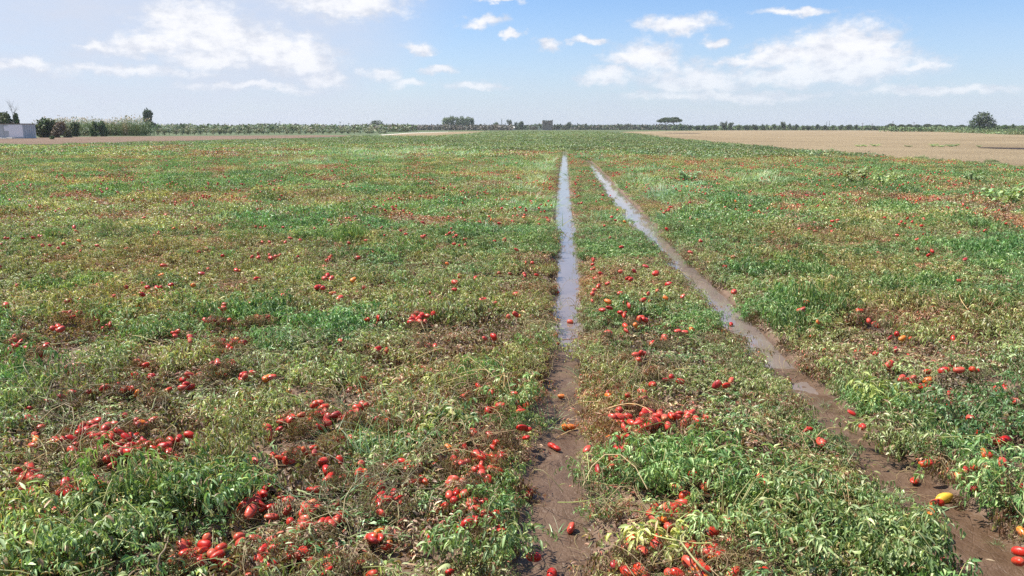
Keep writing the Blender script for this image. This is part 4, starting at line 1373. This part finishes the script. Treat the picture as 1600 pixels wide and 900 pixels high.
q_ = np.random.default_rng(9)
for i in range(16):
    xx = xl + Wd - 3.9 + i * .28
    s_ = q_.uniform(.12, .2)
    box(g, xx, xx + s_ * 1.5, D - 3.2 + q_.uniform(-.2, .2), D - 2.9, 0, s_)
link('pale_rubble', g.mesh('pale_rubble', plain('pale_stone', (.62, .60, .55), .9)), kind='stuff', label='line of pale stones on the ground in front of the hut', category='stones')

# ruined tower
D = 600.0
x0, x1 = at(847.5, D)[0], at(863.5, D)[0]
Wt = x1 - x0
tw = thing('ruined_tower', 'square ruined stone tower with a broken top on the horizon', 'tower', (x0, D, 0))
Ms = plain('old_stone', (.27, .22, .19), .95, .6, .8, .3)
Hs = 7.0
a, b, c_, d_ = .24 * Wt, .34 * Wt, .64 * Wt, .74 * Wt
part('wall', tw, Ms, (0, a, 0, .8, 0, Hs), (b, c_, 0, .8, 0, Hs - .15), (d_, Wt, 0, .8, 0, Hs + .25), (a, b, 0, .8, 0, 3.3), (a, b, 0, .8, 5.4, Hs - .3), (c_, d_, 0, .8, 0, 3.8), (c_, d_, 0, .8, 6.3, Hs + .1),
     (0, .8, .8, 7, 0, Hs - .2), (Wt - .8, Wt, .8, 7, 0, Hs), (0, Wt, 7, 7.8, 0, Hs - .5), (.55 * Wt, .62 * Wt, .05, .7, Hs - .15, Hs + .45), (.93 * Wt, Wt, 0, .7, Hs + .25, Hs + .7))
part('floor', tw, Ms, (.8, Wt - .8, .8, 7, 4.6, 4.9))
part('corner_stones', tw, plain('pale_plaster', (.62, .58, .52), .9), (-.35, -.004, -.05, .8, 0, 4.6))
part('ivy', tw, plain('ivy_leaf', (.07, .09, .04), .9, 1, 2), (.0, .48 * Wt, -.12, .5, Hs + .003, Hs + .35))
sh = thing('ruined_annex', 'low broken wall with a pale face left of the ruined tower', 'ruin', (at(841, D)[0], D - 3, 0))
part('wall', sh, plain('pale_render', (.52, .50, .42), .9), (0, 1.1, 0, .5, 0, 3.1), (1.1, 2.0, 0, .5, 0, 1.4))
part('beam', sh, M_trunk, (1.1, 2.2, .1, .4, 2.2, 2.5))
sd = thing('white_shed', 'tiny white shed under dark trees left of the tower', 'shed', (at(799, D)[0], D - 6, 0))
part('wall', sd, plain('white_wall', (.80, .78, .72), .8), (0, 2.4, 0, 2.5, 0, 1.9))
g = Geo()
g.add([(-.2, -.2, 1.902), (2.6, -.2, 1.902), (2.6, 2.7, 1.902), (-.2, 2.7, 1.902), (-.2, 1.25, 2.6), (2.6, 1.25, 2.6)], [(0, 1, 5, 4), (3, 4, 5, 2), (0, 4, 3, 3), (1, 2, 5, 5)], (1, 1, 1))
link('roof', g.mesh('roof', plain('white_roof', (.75, .72, .66), .8), False), sd)
for px, Dd, tp, w_, hh, lab in [(886, 590, 0, 3.4, 1.9, 'small pale building behind the pointed dark tree'), ]:
    o = thing('far_house', lab, 'house', (at(872, Dd)[0], Dd + 30, 0))
    part('wall', o, plain('dull_wall', (.45, .40, .36), .9), (0, w_, 0, 3, 0, hh))
    part('roof', o, plain('tile_roof', (.30, .17, .12), .9), (-.2, w_ + .2, -.2, 3.2, hh + .002, hh + .35))
for i, (px, tp) in enumerate([(438, 189.5), (532, 190), (545.5, 192), (757, 192.5), (1347, 192), (1362, 193), (1394, 189.5), (1427, 191)]):
    Dd = 430.0
    x, y, _ = at(px, Dd)
    H = (HOR - tp) / F * Dd + CAMH
    t_ = thing('utility_pole', 'thin pole in the horizon line, %s from left of the eight' % ordinal(i), 'pole', (x, y, 0), 0, 'thin poles along the horizon')
    g = Geo(); tube(g, [(0, 0, -.1), (0, 0, H)], .13, .09, (1, 1, 1), 6)
    link('post', g.mesh('post', M_trunk), t_)
    part('crossarm', t_, M_trunk, (-.6, .6, .14, .24, H - .55, H - .42))

# ------------------------------------------------------------------ weeds and small features on the ploughed field
def weed_mesh(seed, broad=True):
    global rng
    keep_, rng = rng, np.random.default_rng(seed)
    g = Geo()
    for s_ in range(15):
        a = rng.uniform(0, 6.28); L_ = rng.uniform(.25, .5)
        pts = np.array([(.26 * t_ * math.cos(a), .26 * t_ * math.sin(a), L_ * t_) for t_ in np.linspace(0, 1, 5)])
        tube(g, pts, .006, .003, (.2, .24, .1), 4)
        n = 12
        t_ = rng.uniform(.2, 1, n)
        P = np.stack([np.interp(t_, np.linspace(0, 1, 5), pts[:, j]) for j in range(3)], 1)
        leaves(g, P, rng.uniform(0, 6.28, n), rng.normal(.3, .3, n), rng.uniform(.07, .12, n), rng.uniform(.035, .06, n) if broad else .03, rng.uniform(.4, 1.4, n), rng.normal(0, .3, n), .3,
               np.array([(.22, .34, .12), (.30, .43, .17), (.40, .50, .24)])[rng.choice(3, n)])
    rng = keep_
    return g.mesh('weed', M_leaf)


WM = [weed_mesh(i) for i in range(3)]
for i, (px, py, s_, lab) in enumerate([(1333, 290, 1.25, 'pale leafy weed, leftmost of three in the red streaked vines at right'), (1380, 295, 1.0, 'pale leafy weed just right of the leftmost one in the right field'),
                                       (1520, 288, .9, 'darker bushy weed in the far right vines'), (1568, 328, 1.15, 'broad leaved weed beside the red streak at the right edge'),
                                       (1075, 288, .9, 'dark bushy weed beyond the right rut')]):
    o = link('leafy_weed', WM[i % 3], label=lab, category='weed')
    o.location = G(px, py, 0.02); o.scale = (s_ * 1.3, s_ * 1.3, s_ * 1.0); o.rotation_euler[2] = i * 1.7
wl = ['%s from left of the ploughed field line' % ordinal(j) for j in range(8)] + ['beside the grey hose', 'at the notch of the ploughed field', 'below the small wet patch', 'in front of the ruined tower', 'at the tip of the ploughed field'] + \
    ['%s from left along the bare field' % ordinal(j) for j in range(4)] + ['where the pale track ends']
for i, (px, py, w_) in enumerate([(1342, 229, 1.0), (1352, 229, .8), (1368, 228.5, 1.2), (1420, 229.5, .8), (1458, 229, 1.4), (1470, 229.5, 1.0), (1487, 229, 1.3), (1530, 229.5, .8), (1170, 234, 1.2), (1100, 222, 1.3), (1263, 239, .8),
                                  (900, 206, 1.3), (985, 209, 1.2), (112, 226, 1.0), (198, 225, .9), (282, 224, .8), (468, 223, .9), (575, 220, 1.6)]):
    o = link('low_weed', WM[i % 3], label='dark low weed at a field edge, %s' % wl[i], category='weed', group='dark low weeds along the field edges')
    o.location = G(px, py, .03); o.scale = (w_ * 1.8, w_ * 1.0, w_ * .38); o.rotation_euler[2] = i
M_wet = dirt_mat('wet_earth', (.06, .045, .04), (.10, .075, .065), 4)


def patch(name, cx, cy_, rx, ry, m_, label, z=.045, seed=0, kind='structure'):
    cen = G(cx, cy_); e = G(cx + rx, cy_); f_ = G(cx, cy_ - ry)
    pts = []
    for a in np.linspace(0, 6.283, 40)[:-1]:
        k_ = .65 + .6 * float(vnoise(np.array([3 + 2 * math.cos(a)]), np.array([3 + 2 * math.sin(a)]), 1.3, seed, 3)[0])
        pts.append((cen[0] + (e[0] - cen[0]) * math.cos(a) * k_, cen[1] + (f_[1] - cen[1]) * math.sin(a) * k_))
    return sheet(name, pts, m_, z)


patch('wet_ground', 1062, 208.4, 26, .5, M_wet, '', .046, 1)
patch('wet_ground', 1585, 232.6, 42, 1.6, M_wet, '', .046, 2)
patch('wet_ground', 1215, 236.4, 30, .8, M_wet, '', .046, 3)
patch('wet_ground', 1300, 243, 16, .7, M_wet, '', .046, 4)
g = Geo()
for i in range(5):
    p0, p1 = G(1190 + i * 12, 235.2 + i * .6, .08), G(1206 + i * 12, 236.0 + i * .6, .08)
    tube(g, [p0, ((p0[0] + p1[0]) / 2, (p0[1] + p1[1]) / 2 + .3, .12), p1], .05, .04, (1, 1, 1), 6)
link('irrigation_hose', g.mesh('irrigation_hose', plain('grey_hose', (.30, .32, .34), .4)), label='pale grey drip hose lying along the edge of the ploughed field', category='hose')

# ------------------------------------------------------------------ single plants one can point at
def big_plant(kind, radius, h, nst, ls, seed):
    global rng
    keep_, rng = rng, np.random.default_rng(seed)
    g = plant_geo(kind, radius, h, nst, ls)
    me = g.mesh('tomato_plant', M_leaf)
    rng = keep_
    return me


PAL['lime'] = [((.42, .48, .14), 3), ((.50, .50, .17), 2), ((.30, .38, .12), 2)]
PAL['silver'] = [((.14, .22, .08), 4), ((.22, .32, .13), 4), ((.33, .42, .21), 2), ((.44, .46, .22), 1), ((.30, .20, .12), .5)]
for px, py, kind, rad, h_, nst, ls, lab in [
        (45, 905, 'silver', .34, .30, 24, .98, 'broad leaved pale green tomato plant in the bottom left corner'),
        (130, 880, 'silver', .34, .30, 24, .88, 'fresh green tomato plant right of the pale corner plant'),
        (200, 860, 'silver', .30, .24, 20, .88, 'green tomato plant with narrow leaves, above a brown stem'),
        (700, 693, 'lime', .12, .16, 5, 1.3, 'small yellow leaved plant right of the tall grass'),
        (1378, 640, 'lime', .15, .18, 6, 1.3, 'yellow green leafed plant on the far bank of the right rut'),
        (1025, 868, 'lime', .13, .15, 5, 1.2, 'yellowish leafed plant at bottom between the ruts'),
        (1030, 770, 'lush', .24, .30, 22, .88, 'dark green bushy tomato plant right of the mud of the left rut'),
        (1130, 830, 'silver', .33, .22, 24, .80, 'dense pale tomato plant in the middle between the ruts'),
        (1290, 880, 'silver', .34, .22, 25, .80, 'large tomato plant beside the bottom of the right rut'),
        (1385, 895, 'silver', .20, .27, 20, .9, 'leafy tomato plant leaning over the mud of the right rut'),
        (1505, 690, 'green', .32, .30, 24, .85, 'bushy tomato plant above the bend bank of the right rut'),
        (1580, 800, 'lush', .32, .28, 24, .88, 'dark green tomato plant at the right photo edge'),
        (760, 890, 'silver', .24, .22, 19, .88, 'grey green tomato plant left of the bottom mud'),
        (1195, 790, 'green', .26, .24, 20, .88, 'tomato plant on the left bank of the right rut'),
        (1410, 700, 'yell', .28, .24, 20, .88, 'tomato plant with pale drooping leaves over the right rut bank'),
        (800, 640, 'green', .2, .22, 18, .88, 'dark tomato plant on the left bank of the mud')]:
    o = link('tomato_plant', big_plant(kind, rad, h_, nst, ls, int(px)), label=lab, category='tomato plant')
    p = G(px, py, 0)
    o.location = (p[0], p[1], float(ground_z(np.array([p[0]]), np.array([p[1]]))[0]))


def tuft_mesh(seed, n, rad, L_, W_, sp):
    global rng
    keep_, rng = rng, np.random.default_rng(seed)
    me = grass_geo('grass', n, rad, L_, W_, sp).mesh('grass_tuft', M_grass)
    rng = keep_
    return me


for px, py, n, rad, L_, lab in [
        (640, 680, 520, .20, .36, 'big fountain of long green grass blades between the tomato heaps'), (590, 655, 300, .16, .28, 'thick grass tuft at the upper left of the big grass fountain'),
        (610, 730, 240, .14, .32, 'grass tuft below the big grass fountain'), (545, 705, 160, .12, .28, 'thin grass tuft left of the big grass fountain'),
        (520, 800, 120, .10, .30, 'sparse long grass tuft among wrinkled red tomatoes'), (858, 655, 110, .07, .20, 'grass tuft with wide blades leaning into the mud'),
        (1240, 712, 200, .12, .18, 'grass tuft on the left bank of the right rut'), (1275, 745, 200, .12, .17, 'grass tuft nearest the muddy bend of the right rut'),
        (1200, 672, 160, .11, .18, 'upper grass tuft on the left bank of the right rut'), (937, 600, 220, .14, .22, 'grass tuft at the right bank of the left rut'),
        (1350, 775, 90, .08, .14, 'small grass tuft growing in the right rut mud'), (868, 820, 26, .03, .12, 'tiny grass sprig standing in wet mud of the left rut'),
        (1447, 792, 60, .05, .12, 'small green sprig beside the yellow tomato'), (1215, 650, 22, .04, .14, 'few dry blades standing in the right rut')]:
    o = link('grass_tuft', tuft_mesh(int(px), int(n * .55), rad * 1.15, L_ * .78, .0042, .7), label=lab, category='grass tuft')
    p = G(px, py, 0)
    o.location = (p[0], p[1], float(ground_z(np.array([p[0]]), np.array([p[1]]))[0]))

# bare stems arching over the heaps
STEMS = [([(50, 680), (75, 701), (93, 719)], 'pale bare stem crossing the dull heap at far left'), ([(164, 675), (192, 652), (231, 643), (244, 616)], 'long forked pale stem rising over the large red heap'),
         ([(163, 687), (169, 694), (197, 701), (216, 693)], 'curved pale stem lying low across the large red heap'), ([(53, 659), (66, 662), (85, 666)], 'pale leafy stalk above the dull tomatoes at far left'),
         ([(62, 619), (75, 617), (90, 623), (103, 637)], 'arched yellow stem above the loose tomatoes at left'), ([(213, 707), (249, 712), (279, 730), (300, 742)], 'long thin pale stem sagging right of the large heap'),
         ([(1115, 903), (1101, 893), (1071, 866), (1068, 852), (1084, 840)], 'thick pale stem bending over the bottom nest between ruts'), ([(1050, 858), (1060, 859), (1069, 866)], 'short fork joining the thick pale stem at bottom'),
         ([(465, 768), (480, 778), (499, 790)], 'thick pale stem left of the sunken tomatoes'), ([(484, 820), (492, 832), (503, 847)], 'thick straw stem over the wrinkled tomatoes'),
         ([(1095, 615), (1110, 603), (1120, 606), (1135, 610)], 'pale crooked stem on the strip between the ruts'), ([(1200, 745), (1225, 722), (1222, 708)], 'curved grey stem on the dark vines between the ruts'),
         ([(497, 427), (512, 424), (525, 428), (530, 434)], 'pale stem over the dark red hollow in mid field'), ([(1180, 780), (1205, 765), (1250, 760)], 'thin green stem lying across the vines between the ruts'),
         ([(735, 560), (770, 585), (790, 612)], 'pale stem above the withered bank left of the mud'), ([(250, 890), (262, 860), (270, 842)], 'thick brown stem standing at the bottom left')]
M_stem = leaf_mat('stem', .1, .5, .4, .2)
for pts_, lab in STEMS:
    P_ = [np.array(G(x, y, .12 + .05 * math.sin(math.pi * i / (len(pts_) - 1)))) for i, (x, y) in enumerate(pts_)]
    tt = np.linspace(0, len(P_) - 1, 12)
    P_ = np.array(P_)
    sm = np.stack([np.interp(tt, range(len(P_)), P_[:, j]) for j in range(3)], 1)
    sm[1:-1] = (sm[:-2] + 2 * sm[1:-1] + sm[2:]) / 4
    wig = np.random.default_rng(int(pts_[0][0]))
    sm += np.cumsum(wig.normal(0, .0045, sm.shape), 0) * [1, 1, .6]
    thick = .0046 if 'thick' in lab else .0028
    g = Geo(); tube(g, sm, thick, thick * .6, (.30, .22, .14) if 'brown' in lab else (.36, .36, .17), 7)
    link('vine_stem', g.mesh('vine_stem', M_stem), label=lab, category='stem')

# ------------------------------------------------------------------ haze
bm = Geo(); box(bm, -1530, 1530, -1530, 1530, -1.3, 24)
m, t = mat('haze')
pv = t.n.new('ShaderNodeVolumePrincipled')
pv.inputs['Color'].default_value = (.90, .95, 1.0, 1)
pv.inputs['Density'].default_value = .00017
t.l.new(pv.outputs[0], t.out.inputs['Volume'])
link('haze', bm.mesh('haze', m, False), kind='stuff', label='thin pale summer haze over the fields', category='haze')
